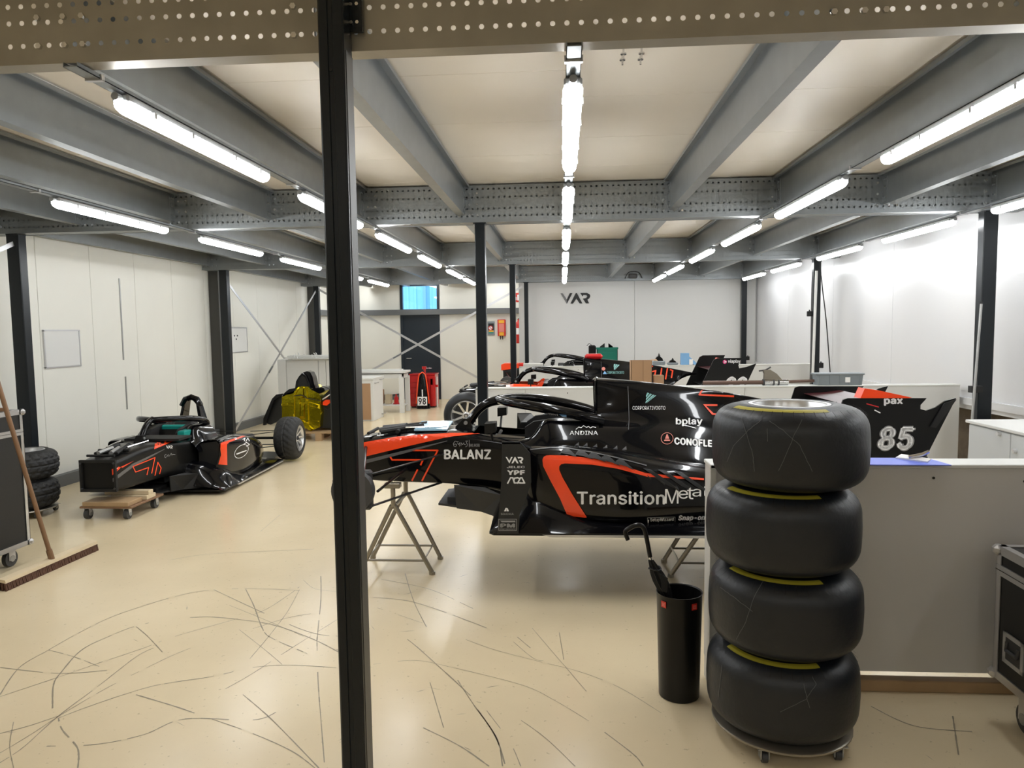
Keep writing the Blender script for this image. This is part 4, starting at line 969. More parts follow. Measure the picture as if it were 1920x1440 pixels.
m.v = [(x+.06, y+9.6, z-.04) for x, y, z in m.v]; m.build('camera_cover', 'red', Bc, True)
# ---- far car
Cc, PC = make_car('racing_car', 'black racing car with a halo in the farthest bay, orange panel at its open front', (.28, 14.0, Z0-.02), cover=False, pods=True, wing=False, orange_side=False, front='bare')
m = MB(); m.prism([(-1.46, -.19, .93), (-1.06, -.19, .985), (-1.04, -.19, 1.06), (-1.40, -.19, 1.065), (-1.46, -.19, 1.04)], (0, .38, 0)); m.v = [(x+.28, y+14.0, z-.02) for x, y, z in m.v]; m.build('front_panel', 'orange', Cc, True)
trestle(-.8, 14.0, .63, 'steel tube trestle stand under the farthest racing car')
trestle(1.3, 14.0, .42, 'steel tube trestle stand under the rear of the farthest racing car', sx=.6, ax=.19)
# ---- left car on a dolly
D, PD = make_car('racing_car', 'black racing car by the left wall, open front on a wheeled dolly, grooved rear tyres', (-4.31, 7.66, .04), rz=PI/2+.035, rear_x=1.55, susp=False, cover=False, wing=False, hoop=True, rear_wheels=True, front='bare', panel=False)
TD = bvh([PD['tub'], PD['pod'], PD['surround'], PD['shoulder']])
K6 = (7.385, 140, 730)
print_poly([zz([(1120, 680), (1330, 622), (1500, 618), (1480, 650), (1390, 710), (1100, 830)], *K6), zz([(515, 1105), (610, 1072), (640, 1080), (590, 1130), (522, 1190)], *K6), zz([(635, 1075), (820, 990), (660, 1085)], *K6)], TD, 'orange', D)
print_poly([zz([(525, 1235), (800, 1030), (1250, 820), (1240, 835), (830, 1060), (530, 1285)], *K6)], TD, 'stripe', D)
print_poly([zz(P, *K6) for P in strokes([[(805, 1070), (1110, 945), (1065, 1160)], [(805, 1070), (842, 1145), (1022, 1082), (1000, 1180)], [(1110, 1190), (1150, 1010), (1195, 1090), (1175, 1170)]], 13)], TD, 'orange', D)
print_poly([zz(p, *K6) for p in var_polys((1262, 778, 1355, 822))], TD, 'white', D, name='emblem')
print_poly([zz(P, *K6) for P in strokes([[(1262, 898), (1245, 915), (1245, 940), (1260, 945), (1268, 925)], [(1275, 905), (1290, 930), (1300, 900)], [(1310, 925), (1335, 885), (1345, 915)]], 6)]+[zz([(1350, 893), (1392, 900), (1392, 907), (1350, 905)], *K6)], TD, 'greyprint', D, name='signature')
K7 = (7.385, 340, 740)
print_poly([zz([(522, 690), (545, 668), (985, 525), (978, 545), (660, 660), (630, 690), (632, 790), (636, 975), (512, 965), (550, 830), (540, 750)], *K7)], TD, 'orange', D, maxlen=5)
print_poly([zz([(335, 695), (640, 560), (860, 505), (700, 570), (440, 700)], *K7)], TD, 'stripe', D, maxlen=5)
ring = [(830+95*math.cos(a)+0, 785+85*math.sin(a)-40*math.cos(a)) for a in [2*PI*i/28 for i in range(29)]]
print_poly([zz(P, *K7) for P in strokes([ring], 7)]+[zz([(760, 815), (900, 765), (902, 780), (762, 832)], *K7)]+[zz(P, *K7) for P in strokes([[(850, 620), (880, 605), (870, 640)], [(890, 650), (920, 600), (940, 640)], [(860, 690), (900, 660), (940, 690), (900, 715)]], 9)], TD, 'white', D, name='emblem')
# dolly under the left car
t = thing('wheeled_dolly', 'flat brown board dolly on four castors under the front of the left racing car', 'dolly', (-4.20, 6.50, 0))
B('board', (-.25, -.27, .105), (.25, .27, .125), 'handlewood', t, bev=.004)
def castor(parent, x, y, r=.045, h=.105, nm='castor', w=.022):
    e = MB().box((x-.035, y-.035, h-.005), (x+.035, y+.035, h)).build(nm, 'alu', parent)
    m = MB(); m.box((x-w-.006, y-.02, r*.8), (x-w, y+.02, h-.004)); m.box((x+w, y-.02, r*.8), (x+w+.006, y+.02, h-.004)); m.builds('fork', 'alu', e)
    MB().cyl((x-w+.003, y, r), (x+w-.003, y, r), r, 20).build('wheel', 'castor', e, smooth=True)
    MB().cyl((x-w-.009, y, r), (x+w+.009, y, r), r*.38, 10).build('hub', 'pipe', e)
for (x, y) in ((-.20, -.22), (.18, -.22), (-.20, .21), (.20, .19)): castor(t, x, y)
for i, (z, mt, a) in enumerate(((.125, 'wood', (-.22, -.22, .22, .0)), (.165, 'palewood', (-.20, .08, .24, .16)), (.125, 'palewood', (-.12, .05, .24, .2)))):
    o = B('timber_block', (-4.20+a[0], 6.45+a[1], z+.0005), (-4.20+a[2], 6.45+a[3], z+.04), mt, bev=.003); tag(o, ['dark plank on the dolly under the left racing car', 'pale timber block on top of another, on the dolly', 'pale timber block under another, on the dolly'][i], 'timber block'); rebase(o, (-4.20+(a[0]+a[2])/2, 6.45+(a[1]+a[3])/2, z))
o = B('tray', (-4.50, 7.04, .607), (-3.92, 7.30, .63), 'black'); tag(o, 'thin black tray lying across the chassis top of the left racing car', 'tray'); rebase(o, (-4.3, 6.9, .607))
p = MB(); p.box((-.30, .18, .995), (-.10, .27, 1.06), bev=.012); p.v = [(x, -y, z-Z0) for x, y, z in p.v]; p.build('seat_pad', 'tealpad', D); 
p = MB(); p.box((-.02, -.16, .99), (.04, .14, 1.09), bev=.015); p.v = [(x, y, z-Z0) for x, y, z in p.v]; p.build('seat_pad', 'tealpad', D)
# ============================================================ THINGS AROUND
# ---- stack of four slick tyres with rims on a dolly
offs = [(0.0, 0.0), (0.006, 0.0), (-0.006, .004), (0.016, 0)]
labs = ['black slick tyre with silver rim, bottom of the tall stack in the foreground', 'black slick tyre with silver rim, second from the bottom of the foreground stack', 'black slick tyre with silver rim, third up in the foreground stack under the top one', 'black slick tyre with pale rim ring and scratched crosses, on top of the foreground stack']
SX, SY, SZ, SH_, SR = .893, 2.955, .082, .327, .298
def slick(i):
    t = thing('slick_tyre', labs[i], 'tyre', (SX+offs[i][0], SY+offs[i][1], SZ+i*SH_), rz=i*1.3, group='slick tyres stacked in the foreground')
    tyre_mesh(SR, SH_-.001, False, .150).build('tyre', 'rubber', t, smooth=True, ang=1.2)
    m = MB(); R = .150; W = SH_
    m.lathe([(R+.004, W-.022), (R+.004, W-.006), (R-.008, W-.006), (R-.016, W-.03), (R-.02, W*.55), (R-.04, W*.5), (.06, W*.42)], 56); m.build('rim', 'rim', t, smooth=True)
    m = MB(); m.lathe([(R+.006, W-.010), (R+.006, W-.002), (R-.008, W-.002), (R-.008, W-.01)], 56); m.build('rim_edge', 'rim_white', t, smooth=True)
    m = MB(); m.lathe([(.03, W*.42), (.06, W*.42), (.06, W*.5), (.03, W*.5)], 20); m.build('hub', 'castor', t)
    for a0, a1 in ((3.35, 5.05), (.9, 1.9)):        # yellow band on the sidewall, both faces
        m = MB(); z = W+.0006; m.lathe([(.213, z-.0055), (.225, z-.008), (.238, z-.0135)], 28, a0=a0-i*1.3, a1=a1-i*1.3); m.build('yellow_band', 'yellow', t)
    m = MB()
    for k in range(44):        # fine wear indicators round the shoulder
        a = 2*PI*k/44; c, s = math.cos(a), math.sin(a); r0, r1 = SR-.045, SR-.012
        pts = [Vector((r0*c, r0*s, W-.010)), Vector((r1*c, r1*s, W-.037))]; n = Vector((-s, c, 0))*.0012; up = Vector((c*.6, s*.6, .8))*.0012
        m.add([pts[0]-n+up, pts[0]+n+up, pts[1]+n+up, pts[1]-n+up], [(0, 1, 2, 3)])
    m.build('shoulder_line', 'black', t)['kind'] = 'stuff'
    return t
tys = [slick(i) for i in range(4)]
tt = bvh([ [c for c in tys[3].children if c.name.startswith('tyre')][0] ]); tt2 = bvh([[c for c in tys[1].children if c.name.startswith('tyre')][0]]); tt1 = bvh([[c for c in tys[0].children if c.name.startswith('tyre')][0]])
def wob(L, n=5, a=1.1):
    out = []
    rr = random.Random(len(L)*7+int(L[0][0]))
    for (p, q) in zip(L[:-1], L[1:]):
        for k in range(n): t = k/n; out.append((p[0]+(q[0]-p[0])*t+rr.uniform(-a, a)*.5, p[1]+(q[1]-p[1])*t+rr.uniform(-a, a)*.4))
    out.append(L[-1]); return out
K8 = (3.097, 1300, 700)
def scr(lines, tree, par, K, w=1.0):
  for L in lines: print_poly(strokes([wob(zz(L, *K))], w), tree, 'chalk', par, name='scratch_mark', off=.0015, maxlen=10)
scr([[(280, 262), (310, 350), (345, 470), (355, 568)], [(395, 270), (320, 330), (235, 420), (195, 515)], [(430, 320), (432, 395)], [(440, 275), (520, 330), (620, 420), (690, 570)], [(630, 270), (590, 350), (540, 470), (495, 565)]], tt, tys[3], K8)
K9 = (2.4935, 1150, 950)
scr([[(705, 340), (655, 430), (620, 540), (575, 620)], [(500, 378), (560, 420), (650, 490)]], tt2, tys[1], K9)
scr([[(508, 740), (492, 890)], [(930, 795), (948, 830), (900, 900), (780, 960)], [(890, 830), (905, 900), (918, 940)]], tt1, tys[0], K9)
print_poly([[(1478, 735), (1507, 735), (1507, 737.5), (1478, 737.5)]], tt, 'yellow', tys[3], name='sticker')
t = thing('tyre_dolly', 'round grey plate dolly on small castors under the foreground tyre stack', 'dolly', (SX, SY, 0))
MB().lathe([(0, .066), (.27, .066), (.276, .070), (.276, .077), (.27, .081), (0, .081)], 40).build('plate', 'trestle', t, smooth=True, ang=.6)
def castor2(parent, x, y, r, h, mt='castor'):
    e = MB().box((x-.03, y-.03, h-.004), (x+.03, y+.03, h)).build('castor', 'pipe', parent)
    m = MB(); m.box((x-.018, y-.016, r*.8), (x-.013, y+.016, h-.004)); m.box((x+.013, y-.016, r*.8), (x+.018, y+.016, h-.004)); m.builds('fork', 'pipe', e)
    MB().cyl((x-.011, y, r), (x+.011, y, r), r, 18).build('wheel', mt, e, smooth=True)
for (x, y) in ((-.12, -.20), (.17, -.17), (-.15, .17), (.16, .17)): castor2(t, x, y, .022, .066)

# ---- bin with umbrella
BX, BY = .527, 3.27
t = thing('umbrella_bin', 'tall round matt black bin beside the end of the foreground partition', 'bin', (BX, BY, 0))
MB().lathe([(0, .0), (.088, .0), (.092, .004), (.103, .485), (.105, .49), (.101, .49), (.098, .486), (.089, .02), (0, .02)], 48).build('body', 'plastic_black', t, smooth=True, ang=.6)
for a in (-2.45, -1.05):
    c, s = math.cos(a), math.sin(a); n = Vector((-s, c, 0)); o = Vector((c*.1035, s*.1035, .452)); m = MB()
    m.prism([o-n*.014-Vector((0, 0, .014)), o+n*.014-Vector((0, 0, .014)), o+n*.014+Vector((0, 0, .014)), o-n*.014+Vector((0, 0, .014))], Vector((c, s, 0))*.002); st = m.build('sticker', 'redfire', t)
    m = MB(); o = o+Vector((c, s, 0))*.0022
    for dz in (-.006, .0, .006): m.prism([o-n*.009+Vector((0, 0, dz-.0015)), o+n*.009+Vector((0, 0, dz-.0015)), o+n*.009+Vector((0, 0, dz+.0015)), o-n*.009+Vector((0, 0, dz+.0015))], Vector((c, s, 0))*.0008)
    m.build('print', 'pinkish', st)
def U(px, py, y=3.24): return Vector(at(px, py, 'y', y))
um = thing('umbrella', 'folded black umbrella with hooked plastic handle standing in the black bin', 'umbrella', (BX-.02, BY, .03))
hk = [U(*zz([q], *K9)[0]) for q in [(68, 155), (58, 128), (60, 112), (92, 92), (122, 86), (140, 98), (152, 130), (172, 235)]]
MB().tube(catmull(hk, 4), .0105, 10).build('handle', 'plastic_black', um, True, smooth=True)
a, b = U(*zz([(170, 230)], *K9)[0]), U(*zz([(176, 250)], *K9)[0]); MB().tube([a, b], .006, 8).build('ferrule', 'chrome', um, True)
top = b; bot = Vector((BX-.02, BY+.02, .06)); rimp = Vector((BX-.062, BY-.012, .485)); m = MB(); ring = []
for i in range(9):
    t_ = i/8; c = top.lerp(rimp, t_/.625) if t_ <= .625 else rimp.lerp(bot, (t_-.625)/.375); r = [.012, .020, .030, .034, .032, .026, .022, .016, .008][i]
    for j in range(16): a_ = 2*PI*j/16; rr = r*(1.12 if j % 2 else .72); m.v.append((c.x+rr*math.cos(a_), c.y+rr*math.sin(a_), c.z))
m.f = [(i*16+j, i*16+(j+1) % 16, (i+1)*16+(j+1) % 16, (i+1)*16+j) for i in range(8) for j in range(16)]
m.build('canopy', 'fabric_black', um, True)
c = top.lerp(rimp, .25); MB().tube([(c.x+.027*math.cos(a), c.y+.027*math.sin(a), c.z+.004*math.sin(a*2)) for a in [2*PI*i/16 for i in range(16)]], .004, 6, closed=True).build('tie_band', 'black', um, True)
c = top.lerp(rimp, .35); MB().prism([(c.x+.015, c.y-.03, c.z), (c.x+.048, c.y-.028, c.z-.02), (c.x+.046, c.y-.028, c.z-.09), (c.x+.02, c.y-.03, c.z-.08)], (0, .004, 0)).build('loose_fold', 'fabric_black', um, True)

# ---- flight cases
def flight_case(label, loc, sx, sy, z0, z1, rz=0, lid=None, castor_r=.06, latches=(), handles=()):
    """box from 0,0 to sx,sy in its own frame"""
    t = thing('flight_case', label, 'flight case', loc, rz); e = .028
    MB().box((.004, .004, z0), (sx-.004, sy-.004, z1-.002)).build('body', 'casebody', t)
    m = MB(); o = .002
    for (x, y) in ((0, 0), (sx, 0), (0, sy), (sx, sy)):
        dx = e if x == 0 else -e; dy = e if y == 0 else -e; ox = -o if x == 0 else o; oy = -o if y == 0 else o
        m.box((x+ox, y+oy, z0), (x+dx, y+oy*-1, z1)); m.box((x+ox, y+oy, z0), (x-ox, y+dy, z1))
    m.builds('corner_edging', 'alu', t)
    m = MB()
    for z, h in ((z0, .035), (z1-.035, .035)):
        m.box((-o, -o, z), (sx+o, 0.004, z+h)); m.box((-o, sy-.004, z), (sx+o, sy+o, z+h)); m.box((-o, -o, z), (.004, sy+o, z+h)); m.box((sx-.004, -o, z), (sx+o, sy+o, z+h))
    for z in (z1,):
        m.box((-o, -o, z-.001), (sx+o, e, z+.002)); m.box((-o, sy-e, z-.001), (sx+o, sy+o, z+.002)); m.box((-o, -o, z-.001), (e, sy+o, z+.002)); m.box((sx-e, -o, z-.001), (sx+o, sy+o, z+.002))
    m.builds('edging', 'alu', t)
    if lid:
        m = MB(); q = .0035
        m.box((-q, -q, lid-.022), (sx+q, .003, lid+.022)); m.box((-q, sy-.003, lid-.022), (sx+q, sy+q, lid+.022)); m.box((-q, -q, lid-.022), (.003, sy+q, lid+.022)); m.box((sx-.003, -q, lid-.022), (sx+q, sy+q, lid+.022)); m.build('lid_band', 'alu', t)
        m = MB(); m.box((-q-.001, -q-.001, lid-.0015), (sx+q+.001, sy+q+.001, lid+.0015)); m.build('lid_gap', 'black', t)
    for (x, y) in ((0, 0), (sx, 0), (0, sy), (sx, sy)):
        for z in (z0+.018, z1-.018): MB().box((x-.022, y-.022, z-.022), (x+.022, y+.022, z+.022), bev=.014).build('ball_corner', 'alu', t)
    def dish(face, u, z, w, h, nm):
        # recessed dish on a side face; face: 'x0', 'x1' ; u along y
        s = -1 if face == 'x0' else 1; x = 0 if face == 'x0' else sx
        p = MB(); r = [(u-w/2, z-h/2), (u+w/2, z-h/2), (u+w/2, z+h/2), (u-w/2, z+h/2)]; f = .018
        p.box((x, u-w/2, z-h/2), (x+s*.006, u+w/2, z-h/2+f)); p.box((x, u-w/2, z+h/2-f), (x+s*.006, u+w/2, z+h/2)); p.box((x, u-w/2, z-h/2), (x+s*.006, u-w/2+f, z+h/2)); p.box((x, u+w/2-f, z-h/2), (x+s*.006, u+w/2, z+h/2))
        o_ = p.build(nm, 'alu', t)
        MB().box((x, u-w/2+f, z-h/2+f), (x+s*.0035, u+w/2-f, z+h/2-f)).build('recess', 'castor', o_)
        if nm == 'handle': MB().tube([(x+s*.006, u-w*.28, z+h*.22), (x+s*.010, u-w*.26, z-h*.05), (x+s*.010, u+w*.26, z-h*.05), (x+s*.006, u+w*.28, z+h*.22)], .008, 8).build('grip', 'castor', o_)
        else: MB().box((x+s*.003, u-.022, z-.03), (x+s*.009, u+.022, z+.035), bev=.002).build('butterfly', 'chrome', o_)
    for a in latches: dish(*a, 'latch')
    for a in handles: dish(*a, 'handle')
    for (x, y) in ((.09, .10), (sx-.09, .10), (.09, sy-.10), (sx-.09, sy-.10)):
        e_ = MB().box((x-.05, y-.05, z0-.012), (x+.05, y+.05, z0)).build('castor', 'alu', t); m = MB(); rr = castor_r
        m.box((x-.024, y-.03, rr*.8), (x-.018, y+.03, z0-.012)); m.box((x+.018, y-.03, rr*.8), (x+.024, y+.03, z0-.012)); m.builds('fork', 'alu', e_)
        MB().cyl((x-.016, y, rr), (x+.016, y, rr), rr, 22).build('wheel', 'castor', e_, smooth=True); MB().cyl((x-.026, y, rr), (x+.026, y, rr), rr*.4, 12).build('hub', 'pipe', e_)
    return t
flight_case('tall black flight case with aluminium edging at the left edge, next to the broom', (-4.62, 4.02, 0), .62, 1.02, .14, 1.155, lid=.99, latches=[('x1', .70, .965, .13, .19)], handles=[('x1', .58, .70, .17, .17)])
flight_case('black flight case with aluminium edging at the right edge beside the partition', (1.80, 2.25, 0), .62, .86, .195, .765, rz=-.03, lid=.665, handles=[('x0', .72, .36, .14, .13)], castor_r=.06)
t = thing('cardboard_box', 'small open brown cardboard box on top of the right flight case', 'box', (1.99, 2.85, .768), .1); w = .004
m = MB(); m.box((0, 0, .002), (.16, w, .11)); m.box((0, .14-w, .002), (.16, .14, .11)); m.box((0, 0, .002), (w, .14, .11)); m.box((.16-w, 0, .002), (.16, .14, .11)); m.box((0, 0, 0), (.16, .14, .003)); m.build('carton', 'cardboard', t)
MB().prism([(0, 0, .11), (0, .14, .11), (-.02, .14, .13), (-.02, 0, .13)], (.002, 0, 0)).build('flap', 'cardboard', t)
o = B('polystyrene_block', (-4.40, 4.34, .0), (-4.06, 4.62, .09), 'whitepaint', bev=.01); tag(o, 'white block on the floor under the left flight case', 'block'); rebase(o, (-4.2, 4.5, 0))

# ---- broom
t = thing('broom', 'wide push broom with brown bristles and long wooden handle leaning on the flight case', 'broom', (-3.73, 4.92, 0))
a, b = Vector((-3.745, 4.44, .0)), Vector((-3.705, 5.34, 0)); d = (b-a).normalized(); n = Vector((d.y, -d.x, 0))
m = MB(); m.prism([a+n*.03+Vector((0, 0, .052)), a-n*.03+Vector((0, 0, .062)), a-n*.025+Vector((0, 0, .082)), a+n*.025+Vector((0, 0, .075))], b-a); m.build('head', 'palewood', t, True)
m = MB()
for i in range(64):
    for q in (-1, 0, 1):
        c = a+(b-a)*((i+.5)/64)+n*(q*.018); e = c+n*(q*.012)+d*random.uniform(-.006, .006)
        m.prism([c+Vector((-.006, -.006, .056)), c+Vector((.006, -.006, .056)), c+Vector((.006, .006, .056)), c+Vector((-.006, .006, .056))], e-c-Vector((0, 0, .055)))
m.build('bristles', 'bristle', t, True)['kind'] = 'stuff'
c = (a+b)/2+Vector((0, 0, .07)); top = Vector(at(-20, 665, 'x', -3.90)); MB().tube([c, top], .0155, 12).build('handle', 'handlewood', t, True, smooth=True)
MB().tube([c-(top-c)*.004, c+(top-c)*.05], .021, 10).build('socket', 'handlewood', t, True)
o = MB().box((-4.3, 4.86, 1.160), (-3.98, 4.89, 1.185), bev=.003).build('wooden_stick', 'handlewood'); tag(o, 'short brown wooden stick lying on top of the left flight case', 'stick'); rebase(o, (-4.14, 4.875, 1.16))

# ---- grooved tyre stack at left
for i in range(2):
    t = thing('wet_tyre', ['lower grooved wet tyre of the pair by the left wall post', 'upper grooved wet tyre with silver rim by the left wall post'][i], 'tyre', (-5.10+.01*i, 6.40, .078+.275*i), rz=i*.4, group='grooved tyres stacked by the left wall')
    tyre_mesh(.285, .272, True, .170).build('tyre', 'rubber_wet', t, smooth=True, ang=.5)
    m = MB(); R = .170; W = .272; m.lathe([(R+.004, W-.03), (R+.004, W-.004), (R-.01, W-.004), (R-.016, W-.05), (R-.03, .1), (.05, .09)], 40); m.build('rim', 'rim', t, smooth=True)
t = thing('tyre_dolly', 'round plate dolly on castors under the pair of grooved tyres', 'dolly', (-5.10, 6.40, 0))
MB().lathe([(0, .064), (.26, .064), (.265, .070), (.26, .077), (0, .077)], 36).build('plate', 'trestle', t)
for (x, y) in ((.2, -.12), (.16, .18), (-.18, -.15), (-.15, .18)): castor2(t, x, y, .028, .064)

# ---- wall items, left
def board(label, y0, y1, z0, z1, dots=False):
    t = thing('whiteboard', label, 'whiteboard', (-5.70, (y0+y1)/2, z0))
    B('panel', (-5.698, y0, z0), (-5.688, y1, z1), 'whitepaint', t, True)
    m = MB(); m.box((-5.70, y0-.008, z0-.008), (-5.682, y1+.008, z0+.010)); m.box((-5.70, y0-.008, z1-.010), (-5.682, y1+.008, z1+.008)); m.box((-5.70, y0-.008, z0), (-5.682, y0+.008, z1)); m.box((-5.70, y1-.008, z0), (-5.682, y1+.008, z1)); m.build('frame', 'alu', t, True)
    if dots:
        for (y, z) in ((y0+.23, z1-.14), (y0+.34, z1-.14), (y0+.29, z1-.20)): MB().cyl((-5.688, y, z), (-5.68, y, z), .014, 8).build('magnet', 'black', t, True)
board('blank framed whiteboard on the cream wall left of the left racing car', 7.56, 8.14, 1.34, 1.755)
board('small framed whiteboard with three black magnets behind the black post', 11.95, 12.68, 1.36, 1.79, True)
t = thing('red_knob', 'small red knob on the grey column at the left edge', 'knob', (-5.42, 5.92, 1.58)); MB().lathe([(0, 0), (.03, .005), (.035, .03), (.02, .05), (0, .05)], 12).build('cap', 'redfire', t); MB().cyl((-.05, 0, .02), (0, 0, .02), .012, 8).build('bracket', 'pipe', t)

# ---- gold foil wrapped chassis on a pallet
GX, GY = -3.93, 11.3
t = thing('pallet', 'grey wooden pallet under the gold-wrapped chassis', 'pallet', (GX+.12, GY, 0))
for k in range(6): B('plank', (-.5, -.40+.14*k, .115), (.40, -.40+.14*k+.10, .135), 'wood', t, bev=.002)
for x in (-.5, -.05, .30):
    for y in (-.40, 0, .30): B('block', (x, y, .02), (x+.10, y+.12, .115), 'wood', t)
    B('bottom_board', (x, -.40, 0), (x+.10, .42, .02), 'wood', t)
t = thing('wrapped_chassis', 'racing chassis seen from behind, rear bulkhead wrapped in shiny gold foil, on a pallet', 'chassis', (GX-.12, GY-.1, .137))
K10 = (8, 480, 650)
def gz(P, y): return [tuple(at(x/8+480, yy/8+650, 'y', y)) for x, yy in P]
yf = GY-.28
body = [(385, 760), (430, 730), (560, 700), (590, 640), (640, 600), (780, 600), (830, 650), (940, 690), (975, 780), (985, 1000), (970, 1200), (860, 1250), (790, 1250), (700, 1200), (560, 1120), (390, 1080)]
m = MB(); m.prism(gz(body, yf), (0, .55, 0)); o = m.build('foil_wrap', 'gold', t, True)
rid = []
def ridge(P, w, d=.035, mt='gold', nm='foil_fold'):
    for p in strokes([P], w):
        a_ = gz(p, yf); c_ = sum((Vector(q) for q in a_), Vector())/4; f_ = [tuple(Vector(q).lerp(c_, .35)-Vector((0, d, 0))) for q in a_]
        mm = MB(); mm.add(a_+f_, [(0, 1, 2, 3), (4, 5, 6, 7), (0, 1, 5, 4), (1, 2, 6, 5), (2, 3, 7, 6), (3, 0, 4, 7)]); mm.build(nm, mt, t, True)
ridge([(700, 610), (700, 760)], 50); ridge([(745, 620), (765, 800), (780, 1180)], 50); ridge([(650, 790), (660, 1120)], 40); ridge([(640, 620), (575, 730), (575, 1060)], 22, .03); ridge([(705, 860), (700, 1060)], 70, .03); ridge([(970, 800), (985, 980), (960, 1190)], 22)
ridge([(390, 870), (470, 860), (560, 875)], 30, .012); ridge([(790, 850), (950, 900)], 60, .02); ridge([(700, 1130), (770, 1180), (830, 1240)], 60, .03); ridge([(800, 1110), (960, 1120)], 16, .012)
hoop = [(580, 640), (600, 520), (630, 460), (690, 390), (760, 365), (815, 385), (845, 450), (870, 560), (900, 640), (820, 655), (790, 560), (750, 460), (690, 420), (640, 500), (620, 600)]
m = MB(); m.prism(gz([(585, 630), (600, 520), (640, 450), (690, 395), (760, 368), (815, 385), (848, 450), (875, 570), (900, 640)], yf+.05), (0, .18, 0)); m.build('roll_hoop', 'blackgloss', t, True)
m = MB(); m.prism(gz([(625, 600), (640, 500), (690, 430), (740, 460), (770, 540), (790, 600)], yf+.045), (0, .01, 0)); m.build('hoop_recess', 'black', t, True)
m = MB(); m.tube([Vector(at(x/8+480, y/8+650, 'y', yf+.03)) for x, y in [(700, 395), (750, 440), (790, 540), (815, 640)]], .012, 8); m.build('hoop_edge', 'blackgloss', t, True)
m = MB(); m.prism(gz([(390, 750), (430, 690), (490, 640), (590, 620), (590, 660), (470, 700), (420, 740)], yf-.01), (0, .5, 0)); m.prism(gz([(830, 640), (900, 620), (1010, 615), (1040, 660), (960, 700), (930, 700)], yf-.01), (0, .5, 0)); m.builds('shoulder', 'blackgloss', t, True)
m = MB(); m.prism(gz([(110, 1080), (240, 780), (300, 720), (390, 705), (390, 730), (270, 800), (160, 1100), (140, 1180), (105, 1180)], yf+.1), (0, .06, 0)); m.build('floor_edge', 'blacksatin', t, True)
m = MB(); m.prism(gz([(150, 1150), (265, 790), (390, 740), (390, 1090), (220, 1170)], yf+.18), (0, .25, 0)); m.prism(gz([(985, 760), (1140, 610), (1290, 700), (1290, 1230), (960, 1215), (985, 1000)], yf+.1), (0, .35, 0)); m.builds('side_panel', 'carbon', t, True)
m = MB(); m.prism(gz([(1000, 830), (1040, 800), (1090, 800), (1095, 850), (1060, 885), (1000, 875)], yf-.03), (0, .06, 0)); m.build('connector', 'orange', t, True)
m = MB(); m.tube(catmull([Vector(at(x/8+480, y/8+650, 'y', yf-.05)) for x, y in [(560, 740), (690, 730), (760, 770), (860, 790), (990, 810), (1060, 780)]], 5), .006, 6)
m.tube(catmull([Vector(at(x/8+480, y/8+650, 'y', yf-.02)) for x, y in [(960, 620), (1010, 598), (1080, 625), (1140, 690), (1140, 850), (1080, 950), (1040, 930)]], 5), .007, 6); m.builds('cable', 'black', t, True, smooth=True)
m = MB(); m.tube([Vector(at(x/8+480, y/8+650, 'y', yf-.04)) for x, y in [(1000, 790), (1130, 705)]], .012, 8); m.build('hose_end', 'chrome', t, True)

# ---- white shelving unit and boards behind it
t = thing('white_cabinet', 'white laminate cabinet on the left behind the gold-wrapped chassis', 'cabinet', (-4.3, 12.7, 0))
x0, x1 = at(521, 700, 'y', 12.7).x, -3.95
xs_ = [x0, at(538, 700, 'y', 12.7).x, at(598, 700, 'y', 12.7).x, at(612, 700, 'y', 12.7).x, x1]
zt_ = at(560, 674, 'y', 12.7).z
for a, b in zip(xs_[:-1], xs_[1:]): B('door', (a+.006, 12.68, .03), (b-.006, 12.70, zt_-.01), 'whitepaint', t, True, bev=.002)
B('carcass', (x0, 12.70, 0), (x1, 13.25, zt_), 'whitepaint', t, True)
for k in range(7):
    y = 12.62+k*.085; xa = x0+.05+random.uniform(0, .25); zb = zt_+.002+.0*k
    z = zb+(k % 3)*.022
    t = thing('shelf_board', 'pale white-painted board with pegs, one of a loose pile on the white cabinet', 'board', (xa+.5, y, z), random.uniform(-.02, .02), group='boards piled on the white cabinet')
    MB().box((-.5, -.04, 0), (.5, .04, .020), bev=.003).build('plank', 'trimlight', t)
    for q in range(3): MB().cyl((-.35+q*.33+random.uniform(-.05, .05), 0, .02), (-.35+q*.33, 0, .065), .007, 6).build('peg', 'whitepaint', t)

# ---- white cabinet with brown back, bench, red cabinet, nose cone
t = thing('white_cabinet', 'white cabinet with brown hardboard back standing near the bench', 'cabinet', (-3.75, 13.4, 0))
xr = at(701, 790, 'y', 13.3).x; zt_ = at(701, 712, 'y', 13.3).z
B('carcass', (xr-.62, 13.31, 0), (xr, 14.05, zt_), 'whitepaint', t, True, bev=.004)
B('top', (xr-.64, 13.27, zt_), (xr+.02, 14.08, zt_+.03), 'whitepaint', t, True)
B('back_panel', (xr-.56, 13.298, .03), (xr-.045, 13.31, zt_-.07), 'cardboard', t, True)
m = MB(); m.box((xr-.62, 13.292, 0), (xr-.56, 13.31, zt_)); m.box((xr-.045, 13.292, 0), (xr, 13.31, zt_)); m.box((xr-.56, 13.292, zt_-.07), (xr-.045, 13.31, zt_)); m.build('frame', 'whitepaint', t, True)
for (z, y) in ((zt_-.07, 13.4), (zt_-.03, 13.8), (.07, 13.9)):
    MB().tube([(xr, y, z), (xr+.03, y, z), (xr+.03, y+.22, z)], .008, 6).build('handle', 'pipe', t, True)
ty = 14.6; tz = at(720, 696, 'y', ty).z; tx0, tx1 = -4.5, at(760, 700, 'y', ty).x
t = thing('workbench', 'white wooden workbench with a low shelf near the dark door', 'table', ((tx0+tx1)/2, ty+.35, 0))
B('top', (tx0, ty, tz-.045), (tx1, ty+.52, tz), 'whitepaint', t, True, bev=.004)
lx = at(753, 770, 'y', ty).x
